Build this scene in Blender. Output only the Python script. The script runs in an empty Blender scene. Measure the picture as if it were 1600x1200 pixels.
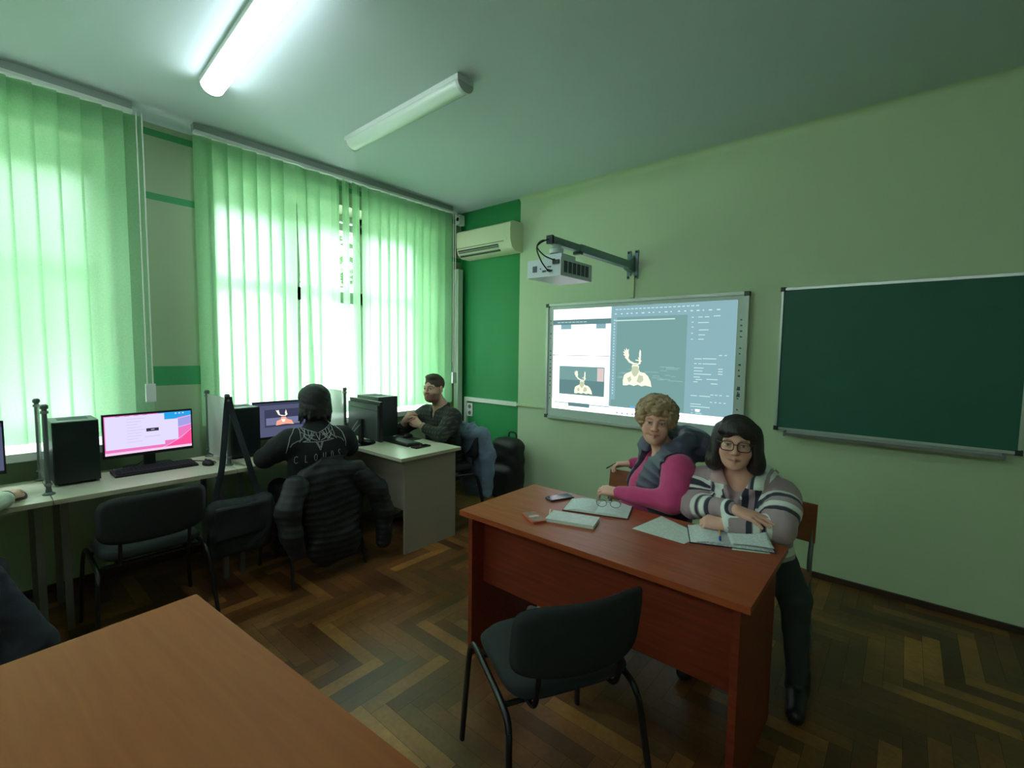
import bpy, bmesh, math, random
import numpy as np
from mathutils import Vector, Matrix
from mathutils.bvhtree import BVHTree

random.seed(7)
SC = bpy.context.scene
COL = SC.collection

# ------------------------------------------------------------------ camera
YAW, PITCH, ROLL = math.radians(40.26), math.radians(4.19), math.radians(0.78)
fw = Vector((-math.sin(YAW)*math.cos(PITCH), math.cos(YAW)*math.cos(PITCH), -math.sin(PITCH)))
rt = Vector((math.cos(YAW), math.sin(YAW), 0))
upv = rt.cross(fw)
r2 = rt*math.cos(ROLL) + upv*math.sin(ROLL)
u2 = -rt*math.sin(ROLL) + upv*math.cos(ROLL)
cd = bpy.data.cameras.new('camera')
cam = bpy.data.objects.new('camera', cd)
COL.objects.link(cam)
cd.sensor_width = 36.0
cd.lens = 726.8/1600*36.0
cd.clip_start = 0.02
m = Matrix((r2, u2, -fw)).transposed().to_4x4()
m.translation = (0, 0, 1.55)
cam.matrix_world = m
SC.camera = cam

# ------------------------------------------------------------------ light and exposure
W = bpy.data.worlds.new('sky')
SC.world = W
W.use_nodes = True
bg = W.node_tree.nodes['Background']
_n, _l = W.node_tree.nodes, W.node_tree.links      # overcast sky: brighter overhead than at the horizon
_tc = _n.new('ShaderNodeTexCoord'); _sx = _n.new('ShaderNodeSeparateXYZ'); _mr = _n.new('ShaderNodeMapRange')
_l.new(_tc.outputs['Generated'], _sx.inputs[0]); _l.new(_sx.outputs['Z'], _mr.inputs['Value'])
_mr.inputs['To Min'].default_value = 4.0; _mr.inputs['To Max'].default_value = 20.0
_l.new(_mr.outputs['Result'], bg.inputs[1])
bg.inputs[0].default_value = (0.90, 0.93, 1.0, 1)
sun = bpy.data.lights.new('sun', 'SUN'); sun.energy = 14.0; sun.angle = 0.05; sun.color = (1.0, .97, .92)
suno = bpy.data.objects.new('sun', sun); COL.objects.link(suno); suno.rotation_euler = (0, math.radians(42), math.radians(12))
SC.view_settings.view_transform = 'Standard'
SC.view_settings.look = 'None'
SC.view_settings.exposure = 0.5
SC.view_settings.gamma = 1.0
SC.view_settings.use_curve_mapping = False
LAMP_POWER = 18.0     # radiance of the lit tube diffuser

# ------------------------------------------------------------------ materials
MATS = {}
def mat(name, col, rough=0.5, metal=0.0, noise=0.0, nscale=20.0, bump=0.0, bscale=60.0, spec=0.5, emit=None, estr=1.0, coat=0.0, sheen=0.0):
    if name in MATS: return MATS[name]
    M = bpy.data.materials.new(name); M.use_nodes = True
    nt = M.node_tree; b = nt.nodes['Principled BSDF']
    b.inputs['Base Color'].default_value = (*col, 1)
    b.inputs['Roughness'].default_value = rough
    b.inputs['Metallic'].default_value = metal
    b.inputs['Specular IOR Level'].default_value = spec
    if coat: b.inputs['Coat Weight'].default_value = coat
    if sheen:
        b.inputs['Sheen Weight'].default_value = sheen
    if emit:
        b.inputs['Emission Color'].default_value = (*emit, 1); b.inputs['Emission Strength'].default_value = estr
    tc = None
    if noise or bump:
        tc = nt.nodes.new('ShaderNodeTexCoord')
    if noise:
        n = nt.nodes.new('ShaderNodeTexNoise'); n.inputs['Scale'].default_value = nscale; n.inputs['Detail'].default_value = 4
        nt.links.new(tc.outputs['Object'], n.inputs['Vector'])
        mx = nt.nodes.new('ShaderNodeMix'); mx.data_type = 'RGBA'
        mx.inputs['A'].default_value = (*[c*(1-noise) for c in col], 1)
        mx.inputs['B'].default_value = (*[min(1, c*(1+noise)) for c in col], 1)
        nt.links.new(n.outputs['Fac'], mx.inputs['Factor']); nt.links.new(mx.outputs['Result'], b.inputs['Base Color'])
    if bump:
        n2 = nt.nodes.new('ShaderNodeTexNoise'); n2.inputs['Scale'].default_value = bscale; n2.inputs['Detail'].default_value = 3
        nt.links.new(tc.outputs['Object'], n2.inputs['Vector'])
        bp = nt.nodes.new('ShaderNodeBump'); bp.inputs['Strength'].default_value = bump; bp.inputs['Distance'].default_value = 0.01
        nt.links.new(n2.outputs['Fac'], bp.inputs['Height']); nt.links.new(bp.outputs['Normal'], b.inputs['Normal'])
    MATS[name] = M
    return M

def glow(name, col, s):
    if name in MATS: return MATS[name]
    M = bpy.data.materials.new(name); M.use_nodes = True
    nt = M.node_tree; nt.nodes.clear()
    e = nt.nodes.new('ShaderNodeEmission'); e.inputs[0].default_value = (*col, 1); e.inputs[1].default_value = s
    o = nt.nodes.new('ShaderNodeOutputMaterial'); nt.links.new(e.outputs[0], o.inputs[0])
    MATS[name] = M
    return M

def srgb(r, g, b):
    f = lambda c: (c/255/12.92) if c/255 <= 0.04045 else ((c/255+0.055)/1.055)**2.4
    return (f(r), f(g), f(b))

# ------------------------------------------------------------------ object helpers
def link(o, parent=None):
    COL.objects.link(o)
    if parent is not None: o.parent = parent
    return o

def thing(name, label, cat, loc=(0, 0, 0), rotz=0.0, group=None):
    o = bpy.data.objects.new(name, None)
    o.empty_display_size = 0.05
    o.location = loc; o.rotation_euler = (0, 0, rotz)
    link(o); tag(o, label, cat, group)
    return o

def tag(o, label, cat, group=None):
    o['label'] = label; o['category'] = cat
    if group: o['group'] = group
    return o

def struct(o):
    o['kind'] = 'structure'
    return o

def obj(name, bm, material, parent=None, smooth=False, bevel=0.0, auto=True):
    me = bpy.data.meshes.new(name)
    if bevel > 0:
        es = [e for e in bm.edges if len(e.link_faces) == 2 and e.calc_face_angle(0) > 0.6]
        if es: bmesh.ops.bevel(bm, geom=es, offset=bevel, segments=2, profile=0.6, affect='EDGES', clamp_overlap=True)
    bmesh.ops.recalc_face_normals(bm, faces=bm.faces[:])
    bm.to_mesh(me); bm.free()
    mats = material if isinstance(material, (list, tuple)) else [material]
    for mm in mats: me.materials.append(mm)
    if smooth:
        me.polygons.foreach_set('use_smooth', [True]*len(me.polygons))
        if auto:
            try: me.set_sharp_from_angle(angle=math.radians(40))
            except Exception: pass
    return link(bpy.data.objects.new(name, me), parent)

def NB(): return bmesh.new()

def bx(bm, lo, hi, M=None, mi=0):
    x0, y0, z0 = lo; x1, y1, z1 = hi
    c = [(x0,y0,z0),(x1,y0,z0),(x1,y1,z0),(x0,y1,z0),(x0,y0,z1),(x1,y0,z1),(x1,y1,z1),(x0,y1,z1)]
    vs = [bm.verts.new(M @ Vector(p) if M else p) for p in c]
    for f in ((3,2,1,0),(4,5,6,7),(0,1,5,4),(1,2,6,5),(2,3,7,6),(3,0,4,7)):
        fc = bm.faces.new([vs[i] for i in f]); fc.material_index = mi
    return bm

def box(lo, hi, M=None): return bx(NB(), lo, hi, M)

def frame_for(d):
    d = Vector(d).normalized()
    a = Vector((0, 0, 1)) if abs(d.z) < 0.9 else Vector((1, 0, 0))
    u = d.cross(a).normalized(); v = d.cross(u).normalized()
    return u, v

def tube(bm, pts, r, n=10, cap=True, mi=0, flat=None, closed=False):
    """tube along a polyline; r number or list; flat=(ru, rv, updir) gives an elliptical section"""
    pts = [Vector(p) for p in pts]
    rings = []
    N = len(pts)
    prev_u = None
    for i, p in enumerate(pts):
        if closed: d = pts[(i+1) % N]-pts[i-1]
        else: d = (pts[min(i+1, N-1)] - pts[max(i-1, 0)])
        d.normalize()
        if flat:
            v = Vector(flat[2]); v = (v - d*v.dot(d)).normalized(); u = d.cross(v)
        elif prev_u is None:
            u, v = frame_for(d)
        else:
            u = (prev_u - d*prev_u.dot(d)).normalized(); v = d.cross(u)
        prev_u = u
        rr = r[i] if isinstance(r, (list, tuple)) else r
        ru, rv = (flat[0], flat[1]) if flat else (rr, rr)
        rings.append([bm.verts.new(p + u*ru*math.cos(2*math.pi*k/n) + v*rv*math.sin(2*math.pi*k/n)) for k in range(n)])
    for i in range(N if closed else N-1):
        a, b = rings[i], rings[(i+1) % N]
        for k in range(n):
            f = bm.faces.new((a[k], a[(k+1) % n], b[(k+1) % n], b[k])); f.material_index = mi
    if cap and not closed:
        for rg in (rings[0], rings[-1]):
            f = bm.faces.new(rg); f.material_index = mi
    return bm

def smooth_path(pts, sub=6):
    P = [Vector(p) for p in pts]; out = []
    for i in range(len(P)-1):
        p0, p1, p2, p3 = P[max(i-1, 0)], P[i], P[i+1], P[min(i+2, len(P)-1)]
        for s in range(sub):
            t = s/sub
            out.append(0.5*((2*p1)+(p2-p0)*t+(2*p0-5*p1+4*p2-p3)*t*t+(3*p1-p0-3*p2+p3)*t**3))
    out.append(P[-1])
    return out

def prism(bm, poly, axis, a, b, mi=0):
    """extrude a 2-D polygon; axis 'x','y','z' is the extrusion direction"""
    def mk(p, h):
        return {'x': (h, p[0], p[1]), 'y': (p[0], h, p[1]), 'z': (p[0], p[1], h)}[axis]
    A = [bm.verts.new(mk(p, a)) for p in poly]; B = [bm.verts.new(mk(p, b)) for p in poly]
    n = len(poly)
    for f in (A[::-1], B): bm.faces.new(f).material_index = mi
    for i in range(n): bm.faces.new((A[i], A[(i+1) % n], B[(i+1) % n], B[i])).material_index = mi
    return bm

def rrect(x0, y0, x1, y1, r, n=5):
    out = []
    for cx, cy, a0 in ((x1-r, y1-r, 0), (x0+r, y1-r, 90), (x0+r, y0+r, 180), (x1-r, y0+r, 270)):
        for k in range(n+1):
            a = math.radians(a0+90*k/n); out.append((cx+r*math.cos(a), cy+r*math.sin(a)))
    return out

def lathe(bm, prof, n=24, c=(0, 0), mi=0):
    rings = []
    for r, z in prof:
        rings.append([bm.verts.new((c[0]+r*math.cos(2*math.pi*k/n), c[1]+r*math.sin(2*math.pi*k/n), z)) for k in range(n)])
    for a, b in zip(rings, rings[1:]):
        for k in range(n): bm.faces.new((a[k], a[(k+1) % n], b[(k+1) % n], b[k])).material_index = mi
    bm.faces.new(rings[0][::-1]).material_index = mi; bm.faces.new(rings[-1]).material_index = mi
    return bm

def quad(bm, pts, mi=0):
    f = bm.faces.new([bm.verts.new(p) for p in pts]); f.material_index = mi
    return f

def dup(root, loc=None, rotz=None, label=None):
    def cp(o, parent):
        c = o.copy(); COL.objects.link(c); c.parent = parent
        for ch in kids(o): cp(ch, c)
        return c
    def kids(o): return [x for x in bpy.data.objects if x.parent is o]
    r = cp(root, None)
    if loc is not None: r.location = loc
    if rotz is not None: r.rotation_euler = (0, 0, rotz)
    if label: r['label'] = label
    return r
# ================================================================== the room
XL, YF, XR, YB, ZC = -4.0, 3.78, 2.6, -3.4, 3.1
WIN = [(-1.75, 0.66), (1.27, 3.42)]      # window openings along y
WZ0, WZ1 = 0.90, 2.84
XO = -4.45                                # outer face of the window wall

def floor_material():
    M = bpy.data.materials.new('worn herringbone parquet'); M.use_nodes = True
    nt = M.node_tree; b = nt.nodes['Principled BSDF']; L = nt.links
    at = nt.nodes.new('ShaderNodeVertexColor'); at.layer_name = 'plank'
    tc = nt.nodes.new('ShaderNodeTexCoord')
    n = nt.nodes.new('ShaderNodeTexNoise'); n.inputs['Scale'].default_value = 3.0; n.inputs['Detail'].default_value = 6
    L.new(tc.outputs['Object'], n.inputs['Vector'])
    n3 = nt.nodes.new('ShaderNodeTexNoise'); n3.inputs['Scale'].default_value = 45.0; n3.inputs['Detail'].default_value = 5
    L.new(tc.outputs['Object'], n3.inputs['Vector'])
    mx = nt.nodes.new('ShaderNodeMix'); mx.data_type = 'RGBA'; mx.blend_type = 'MULTIPLY'; mx.inputs['Factor'].default_value = 0.8
    cr = nt.nodes.new('ShaderNodeValToRGB')
    cr.color_ramp.elements[0].position = 0.35; cr.color_ramp.elements[0].color = (0.35, 0.33, 0.30, 1)
    cr.color_ramp.elements[1].position = 0.65; cr.color_ramp.elements[1].color = (1, 1, 1, 1)
    L.new(n.outputs['Fac'], cr.inputs['Fac'])
    L.new(at.outputs['Color'], mx.inputs['A']); L.new(cr.outputs['Color'], mx.inputs['B'])
    mx2 = nt.nodes.new('ShaderNodeMix'); mx2.data_type = 'RGBA'; mx2.blend_type = 'MULTIPLY'; mx2.inputs['Factor'].default_value = 0.5
    L.new(mx.outputs['Result'], mx2.inputs['A']); L.new(n3.outputs['Fac'], mx2.inputs['B'])
    L.new(mx2.outputs['Result'], b.inputs['Base Color'])
    mr = nt.nodes.new('ShaderNodeMapRange'); mr.inputs['To Min'].default_value = 0.22; mr.inputs['To Max'].default_value = 0.55
    L.new(n.outputs['Fac'], mr.inputs['Value']); L.new(mr.outputs['Result'], b.inputs['Roughness'])
    bp = nt.nodes.new('ShaderNodeBump'); bp.inputs['Strength'].default_value = 0.15; bp.inputs['Distance'].default_value = 0.004
    L.new(n3.outputs['Fac'], bp.inputs['Height']); L.new(bp.outputs['Normal'], b.inputs['Normal'])
    return M

def build_floor():
    """oak herringbone blocks laid along x and y, chevrons running with the window wall"""
    bm = NB()
    cl = bm.loops.layers.color.new('plank')
    W_, L_ = 0.075, 0.45
    rnd = random.Random(3)
    cols = [srgb(190,158,116), srgb(180,148,106), srgb(200,168,122), srgb(170,138,100), srgb(186,158,118), srgb(176,142,102), srgb(212,180,130)]
    g = 0.0006
    def plank(x0, y0, x1, y1):
        if x1 < XL-.1 or x0 > XR+.1 or y1 < YB-.1 or y0 > YF+.1: return
        x0, x1 = max(x0, XL), min(x1, XR); y0, y1 = max(y0, YB), min(y1, YF)
        if x1-x0 < .004 or y1-y0 < .004: return
        f = quad(bm, [(x0+g,y0+g,0),(x1-g,y0+g,0),(x1-g,y1-g,0),(x0+g,y1-g,0)])
        c = rnd.choice(cols); k = rnd.uniform(.95, 1.28)
        for lp in f.loops: lp[cl] = (c[0]*k, c[1]*k, c[2]*k, 1)
    # classic axis-aligned herringbone with 6:1 blocks
    n = 6
    for i in range(-160, 160):
        for j in range(-20, 20):
            ox = i*W_ + j*2*L_*0 ; oy = i*W_
            bxx = ox + j*L_*2; byy = oy
            plank(bxx, byy, bxx+L_, byy+W_)                          # lies along x
            plank(bxx+L_, byy-L_+W_, bxx+L_+W_, byy+W_)              # lies along y
    o = obj('floor', bm, FLOOR)
    # sub-floor that shows in the joints
    return struct(o)
FLOOR = floor_material()
build_floor()
struct(obj('floor_base', box((XL-.5, YB-.2, -.2), (XR+.2, YF+.2, -.002)), mat('dark joint', srgb(45,32,22), .9)))

CEIL = mat('white ceiling paint', (0.56, 0.66, 0.67), .85, noise=.03, nscale=2)
WALLF = mat('pale yellow-green wall paint', srgb(190,210,174), .75, noise=.03, nscale=3, bump=.05, bscale=150)
GREEN = mat('strong green wall paint', srgb(28,138,72), .6, noise=.04, nscale=3)
GREEN2 = mat('mid green stripe paint', srgb(62,150,98), .65)
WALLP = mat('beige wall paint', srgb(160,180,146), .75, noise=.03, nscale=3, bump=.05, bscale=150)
WHITE = mat('white plastic', srgb(225,232,226), .45)
struct(obj('ceiling', box((XL-.5, YB-.2, ZC), (XR+.2, YF+.2, ZC+.2)), CEIL))
bm = NB()
bx(bm, (-3.115, YF, 0), (XR+.2, YF+.2, ZC), mi=0)
bx(bm, (XL-.5, YF, 0), (-3.115, YF+.2, ZC), mi=1)
struct(obj('wall_front', bm, [WALLF, GREEN]))
struct(obj('wall_right', box((XR, YB-.2, 0), (XR+.2, YF, ZC)), WALLF))
struct(obj('wall_back', box((XL-.5, YB-.2, 0), (XR, YB, ZC)), WALLF))
# window wall: beige with painted green stripes, pierced by two window openings
bm = NB()
zb = [(0, 1.265, 0), (1.265, 1.402, 1), (1.402, 2.543, 0), (2.543, 2.59, 1), (2.59, 2.966, 0), (2.966, 3.012, 1), (3.012, ZC, 0)]
ys = [YB] + [v for w in WIN for v in w] + [YF]
for i in range(0, len(ys), 2):
    for z0, z1, mi in zb: bx(bm, (XO, ys[i], z0), (XL, ys[i+1], z1), mi=mi)
for y0, y1 in WIN:
    bx(bm, (XO, y0, 0), (XL, y1, WZ0), mi=0)
    for z0, z1, mi in zb:
        if z1 > WZ1: bx(bm, (XO, y0, max(z0, WZ1)), (XL, y1, z1), mi=mi)
struct(obj('wall_left', bm, [WALLP, GREEN2]))
# rounded plaster cove where the front wall meets the ceiling
bm = NB(); prism(bm, [(YF, ZC)] + [(YF-.05+.05*math.sin(a), ZC-.05+.05*math.cos(a)) for a in [k*math.pi/12 for k in range(7)]], 'x', -3.115, XR)
struct(obj('trim_1', bm, WALLF, smooth=True))
bm = NB(); prism(bm, [(XL, ZC)] + [(XL+.05-.05*math.sin(a), ZC-.05+.05*math.cos(a)) for a in [k*math.pi/12 for k in range(7)]], 'y', YB, YF-.06)
struct(obj('trim_2', bm, CEIL, smooth=True))
BROWN = mat('dark brown skirting', srgb(60,42,28), .5)
struct(obj('baseboard_front', box((XL, YF-.018, 0), (XR, YF, .035)), BROWN))
struct(obj('baseboard_left', box((XL, YB, 0), (XL+.018, YF-.018, .05)), BROWN))

# windows: dark-looking wooden frames set deep in the wall, glass panes, white sill boards
FRAMEM = mat('pale window frame paint', srgb(190,202,190), .5)
def glass_material():
    M = bpy.data.materials.new('window glass'); M.use_nodes = True
    nt = M.node_tree; nt.nodes.clear()
    t = nt.nodes.new('ShaderNodeBsdfTransparent'); t.inputs[0].default_value = (.93, .96, .95, 1)
    g = nt.nodes.new('ShaderNodeBsdfGlossy'); g.inputs['Roughness'].default_value = .02
    mx = nt.nodes.new('ShaderNodeMixShader'); mx.inputs[0].default_value = .06
    o = nt.nodes.new('ShaderNodeOutputMaterial')
    nt.links.new(t.outputs[0], mx.inputs[1]); nt.links.new(g.outputs[0], mx.inputs[2]); nt.links.new(mx.outputs[0], o.inputs[0])
    return M
GLASS = glass_material()
SILLM = mat('white sill board', srgb(232,236,232), .35)
for wi, (y0, y1) in enumerate(WIN):
    w = thing('window_%d' % (wi+1), ('tall wooden window behind the green blinds %s' % ('nearest the camera', 'beside the front corner')[wi]), 'window')
    struct(w); del w['label']; del w['category']
    bm = NB(); xa, xb = -4.36, -4.29
    bx(bm, (xa, y0, WZ0), (xb, y0+.07, WZ1)); bx(bm, (xa, y1-.07, WZ0), (xb, y1, WZ1))
    bx(bm, (xa, y0, WZ0), (xb, y1, WZ0+.08)); bx(bm, (xa, y0, WZ1-.06), (xb, y1, WZ1))
    bx(bm, (xa, y0, 1.985), (xb, y1, 2.10)); bx(bm, (xa, y0, 2.69), (xb, y1, 2.76))
    for k in (1, 2):
        yc = y0+(y1-y0)*k/3
        bx(bm, (xa, yc-.05, WZ0), (xb, yc+.05, WZ1))
    obj('window_frame', bm, FRAMEM, w, bevel=.006)
    obj('window_pane', box((-4.33, y0+.05, WZ0+.05), (-4.326, y1-.05, WZ1-.04)), GLASS, w)
    bm = NB(); bx(bm, (-4.285, y0+.002, WZ0+.001), (-3.999, y1-.002, WZ0+.014)); bx(bm, (-3.999, y0-.03, WZ0-.035), (-3.87, y1+.03, WZ0+.014)); obj('window_sill', bm, SILLM, w)

# things outside: foliage seen between vanes; one tree and the building added for light
LEAF = mat('tree leaves', srgb(70,110,60), .6, noise=.35, nscale=3)
BARK = mat('tree bark', srgb(70,60,50), .9)
def tree(x, y, h, label, seed, cr):
    t = thing('tree', label, 'tree', (x, y, -3.5), group='trees outside the windows')
    tube_b = NB(); tube(tube_b, [(0,0,0),(.1,.05,h*.4),(0,.1,h*.75)], [.2,.16,.08], 8)
    obj('trunk', tube_b, BARK, t, smooth=True)
    rnd = random.Random(seed); bm = NB()
    for k in range(1400):
        a = rnd.uniform(0, 6.28); zz = rnd.uniform(-1, 1); rr = rnd.random()**.4
        s = math.sqrt(1-zz*zz)
        c = Vector((cr*s*math.cos(a)*rr, cr*s*math.sin(a)*rr, h*.72+cr*1.1*zz*rr))
        n = Vector((rnd.uniform(-1,1), rnd.uniform(-1,1), rnd.uniform(-1,1))).normalized(); u, v = frame_for(n)
        q = rnd.uniform(.05, .11)*cr
        quad(bm, [c-u*q, c-v*q*.5, c+u*q, c+v*q*.5])
    obj('crown', bm, LEAF, t)
tree(-40, 18, 15, 'leafy green tree outside the window with the drawn-back vanes', 1, 6.5)
tree(-15.0, -0.6, 9.5, 'unseen leafy tree added outside the window nearest the camera to block sky', 2, 4.5)  # added to screen bright sky from the near blind
bm = NB(); bx(bm, (-34, 6.0, -3.5), (-25, 30, 4.2))  # made-up building; its sunlit face whitens the lower part of the blind
t = thing('building', 'pale plastered building added across the yard to whiten the blind by the front corner', 'building')
obj('added_facade', bm, mat('pale plaster', srgb(225,225,220), .9), t)
bm = NB(); prism(bm, [(-34.5, 4.2), (-24.5, 4.2), (-29.5, 5.6)], 'y', 5.8, 30.3); obj('roof', bm, mat('grey roof', srgb(150,150,150), .8), t)
struct(obj('ground', box((-40, -30, -3.7), (-5.2, 40, -3.5)), mat('pale outdoor paving', srgb(170,172,165), .9)))

# ================================================================== vertical blinds
def blind_material():
    M = bpy.data.materials.new('pale green blind fabric'); M.use_nodes = True
    nt = M.node_tree; nt.nodes.clear(); L = nt.links
    tc = nt.nodes.new('ShaderNodeTexCoord')
    n = nt.nodes.new('ShaderNodeTexNoise'); n.inputs['Scale'].default_value = 120; n.inputs['Detail'].default_value = 2
    L.new(tc.outputs['Object'], n.inputs['Vector'])
    cr = nt.nodes.new('ShaderNodeValToRGB')
    c1 = srgb(124,184,126); c2 = srgb(138,198,142)
    cr.color_ramp.elements[0].color = (*c1, 1); cr.color_ramp.elements[1].color = (*c2, 1)
    cr.color_ramp.elements[0].position = .3; cr.color_ramp.elements[1].position = .7
    L.new(n.outputs['Fac'], cr.inputs['Fac'])
    d = nt.nodes.new('ShaderNodeBsdfDiffuse'); t = nt.nodes.new('ShaderNodeBsdfTranslucent')
    L.new(cr.outputs['Color'], d.inputs['Color']); L.new(cr.outputs['Color'], t.inputs['Color'])
    mx = nt.nodes.new('ShaderNodeMixShader'); mx.inputs[0].default_value = BL_TRANS
    L.new(d.outputs[0], mx.inputs[1]); L.new(t.outputs[0], mx.inputs[2])
    tr = nt.nodes.new('ShaderNodeBsdfRefraction'); tr.inputs['IOR'].default_value = 1.15; tr.inputs['Roughness'].default_value = 1.0; tr.inputs['Color'].default_value = (.9, .97, .95, 1)
    mx2 = nt.nodes.new('ShaderNodeMixShader'); mx2.inputs[0].default_value = BL_OPEN
    L.new(mx.outputs[0], mx2.inputs[1]); L.new(tr.outputs[0], mx2.inputs[2])
    o = nt.nodes.new('ShaderNodeOutputMaterial'); L.new(mx2.outputs[0], o.inputs[0])
    return M
BL_TRANS, BL_OPEN = 0.6, 0.22
BLIND = blind_material()
ALU = mat('brushed aluminium', srgb(200,206,204), .35, metal=.8)
RAILM = mat('white rail', srgb(215,226,216), .4)
def blind(y0, y1, label, open_set, swing, seed):
    t = thing('vertical_blind', label, 'blind', (0, 0, 0))
    bm = NB(); bx(bm, (-3.905, y0, 3.028), (-3.855, y1, 3.046))
    obj('rail', bm, RAILM, t, bevel=.003); obj('mounting_strip', box((-3.94, y0, 3.046), (-3.88, y1, ZC)), mat('blind mounting strip', srgb(150,168,156), .7), t, bevel=.002); bm = NB(); bm.free()
    rnd = random.Random(seed)
    pitch = 0.1; n = int(round((y1-y0)/pitch)); w = .114
    for k in range(n):
        yc = y0+pitch*(k+.5)
        a = math.radians(rnd.uniform(13, 19)); top = 3.02; bot = .965
        sx = 0
        if k in open_set: a = math.radians(open_set[k])
        sway = swing.get(k, 0.0)
        tw = rnd.uniform(-.03, .03)
        bm = NB(); rows = 14; cols = 5
        g = []
        for i in range(rows+1):
            f = i/rows; z = top+(bot-top)*f
            aa = a + tw*f
            row = []
            for j in range(cols):
                s = (j/(cols-1)-.5)*w
                cv = .006*(1-(2*j/(cols-1)-1)**2)
                row.append(bm.verts.new((-3.88+s*math.sin(aa)+cv*math.cos(aa), yc+sway*f+s*math.cos(aa)-cv*math.sin(aa), z)))
            g.append(row)
        for i in range(rows):
            for j in range(cols-1): bm.faces.new((g[i][j], g[i][j+1], g[i+1][j+1], g[i+1][j]))
        obj('vane', bm, BLIND, t, smooth=True, auto=False)
    return t
b1 = blind(-1.78, .774, 'pale green vertical blind over the window at the left edge', {}, {}, 5)
b2 = blind(1.113, 3.545, 'pale green vertical blind with parted vanes over the window by the front corner',
      {7: -18, 10: -26, 11: -30, 12: -25, 13: -20}, {6: -.015, 7: .06}, 9)
CHAINM = mat('white bead chain', srgb(215,222,210), .5)
for t, y in ((b1, .79), (b2, 3.535)):
    bm = NB()
    tube(bm, [(-3.86, y, 3.04), (-3.86, y, 1.25)], .004, 6); tube(bm, [(-3.86, y+.03, 3.04), (-3.86, y+.03, 1.25)], .004, 6)
    c = obj('chain', bm, CHAINM, t, smooth=True)
    obj('chain_weight', box((-3.872, y-.012, 1.17), (-3.848, y+.042, 1.29)), WHITE, c, bevel=.006)

# ================================================================== ceiling lamps
def lamp(loc, rot, label, lit):
    t = thing('ceiling_lamp', label, 'ceiling lamp', loc, rot, 'linear ceiling lamps')
    L_ = 1.24; hw = .062
    obj('housing', box((-L_/2, -hw, -.03), (L_/2, hw, 0)), mat('lamp housing', srgb(205,215,208), .5), t, bevel=.004)
    prof = [(-hw+.002, -.03)] + [(-(hw-.002)*math.cos(a), -.03-.052*math.sin(a)) for a in [math.pi*k/14 for k in range(1, 14)]] + [(hw-.002, -.03)]
    if lit: dm = glow('lit lamp diffuser', (0.84, 0.94, 1.0), LAMP_POWER)
    else: dm = mat('unlit milky diffuser', srgb(205,222,208), .18, spec=.6)
    bm = NB(); prism(bm, prof, 'x', -L_/2+.02, L_/2-.02); obj('diffuser', bm, dm, t, smooth=True)
    for s in (-1, 1):
        bm = NB(); pr = [(p[0]*1.03, -.03+(p[1]+.03)*1.05) for p in prof]
        prism(bm, pr, 'x', s*L_/2, s*(L_/2-.022)); obj('end_cap', bm, mat('lamp end cap', srgb(170,182,176), .5), t, smooth=True)
    return t
lamp((-2.60, 0.985, ZC), math.radians(-3.5), 'lit white tube lamp on the ceiling at the top edge', True)
lamp((-2.635, 1.945, ZC), math.radians(-1.0), 'unlit tube lamp on the ceiling, further from the camera', False)

lamp((-2.30, -1.7, ZC), 0, 'lit tube lamp in the window row nearest the back wall', True)
lamp((-0.75, -2.4, ZC), 0, 'unseen lit tube lamp added behind the camera, in the middle of the back row', True)  # extra unseen lamp, added to keep the room bright with dimmer tubes
lamp((0.9, -2.2, ZC), 0, 'unseen lit tube lamp added behind the camera, in the row away from the windows', True)  # unseen lamp added to throw frontal light on the two women
# ================================================================== front wall fittings
TRUNK = mat('white cable trunking', srgb(216,226,212), .45)
t = obj('pipe_trunking', box((-3.985, 3.66, .2), (-3.915, 3.73, 2.45)), TRUNK, bevel=.006); tag(t, 'tall white pipe trunking in the corner under the air conditioner', 'trunking')
t = thing('cable_trunking', 'white cable trunking along the green wall to the whiteboard', 'trunking')
obj('run', box((-3.91, YF-.025, .955), (-3.115, YF-.0005, 1.0)), TRUNK, t, bevel=.004)
obj('run', box((-3.115, YF-.022, .965), (-2.745, YF-.0005, .99)), mat('painted trunking', srgb(196,210,170), .6), t, bevel=.004)
obj('drop', box((-3.91, YF-.025, .3), (-3.87, YF-.0005, .955)), TRUNK, t, bevel=.004)
bm = NB(); bx(bm, (-2.02, YF-.016, 2.0), (-1.975, YF-.0005, 2.2)); 
o = obj('cable_cover', box((-1.872, YF-.018, 2.012), (-1.828, YF-.0005, 2.20)), mat('painted trunking', (0,0,0)), bevel=.003); bm.free()
tag(o, 'short pale cable cover between the projector bracket and the whiteboard', 'trunking')
t = thing('power_socket', 'white double power socket on the green wall', 'socket', (-3.815, YF, .855))
obj('faceplate', box((-.055, -.014, -.075), (.03, -.0005, .075)), WHITE, t, bevel=.005)
for dz in (-.036, .036):
    bm = NB(); tube(bm, [(-.012, -.0165, dz), (-.012, -.0135, dz)], .024, 16)
    r = obj('outlet', bm, mat('socket recess', srgb(120,130,122), .6), t)
    bm = NB()
    for sx in (-.009, .009): tube(bm, [(-.012+sx, -.018, dz), (-.012+sx, -.0162, dz)], .004, 8)
    obj('contact', bm, mat('dark hole', srgb(25,28,26), .7), r)
t = thing('wall_sensor', 'small white box with a dark round lens at the blind rail end', 'sensor', (-3.93, 3.72, 3.0))
obj('case', box((-.03, -.06, -.06), (.03, .02, .05)), WHITE, t, bevel=.006)
bm = NB(); tube(bm, [(0, -.066, .0), (0, -.059, .0)], .02, 14); obj('lens', bm, mat('black plastic', srgb(22,24,26), .35), t)
bm = NB(); tube(bm, smooth_path([(0, 0, -.06), (.004, .01, -.15), (0, .03, -.25)]), .004, 6); obj('cable', bm, mat('black plastic', (0,0,0)), t, smooth=True)

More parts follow.
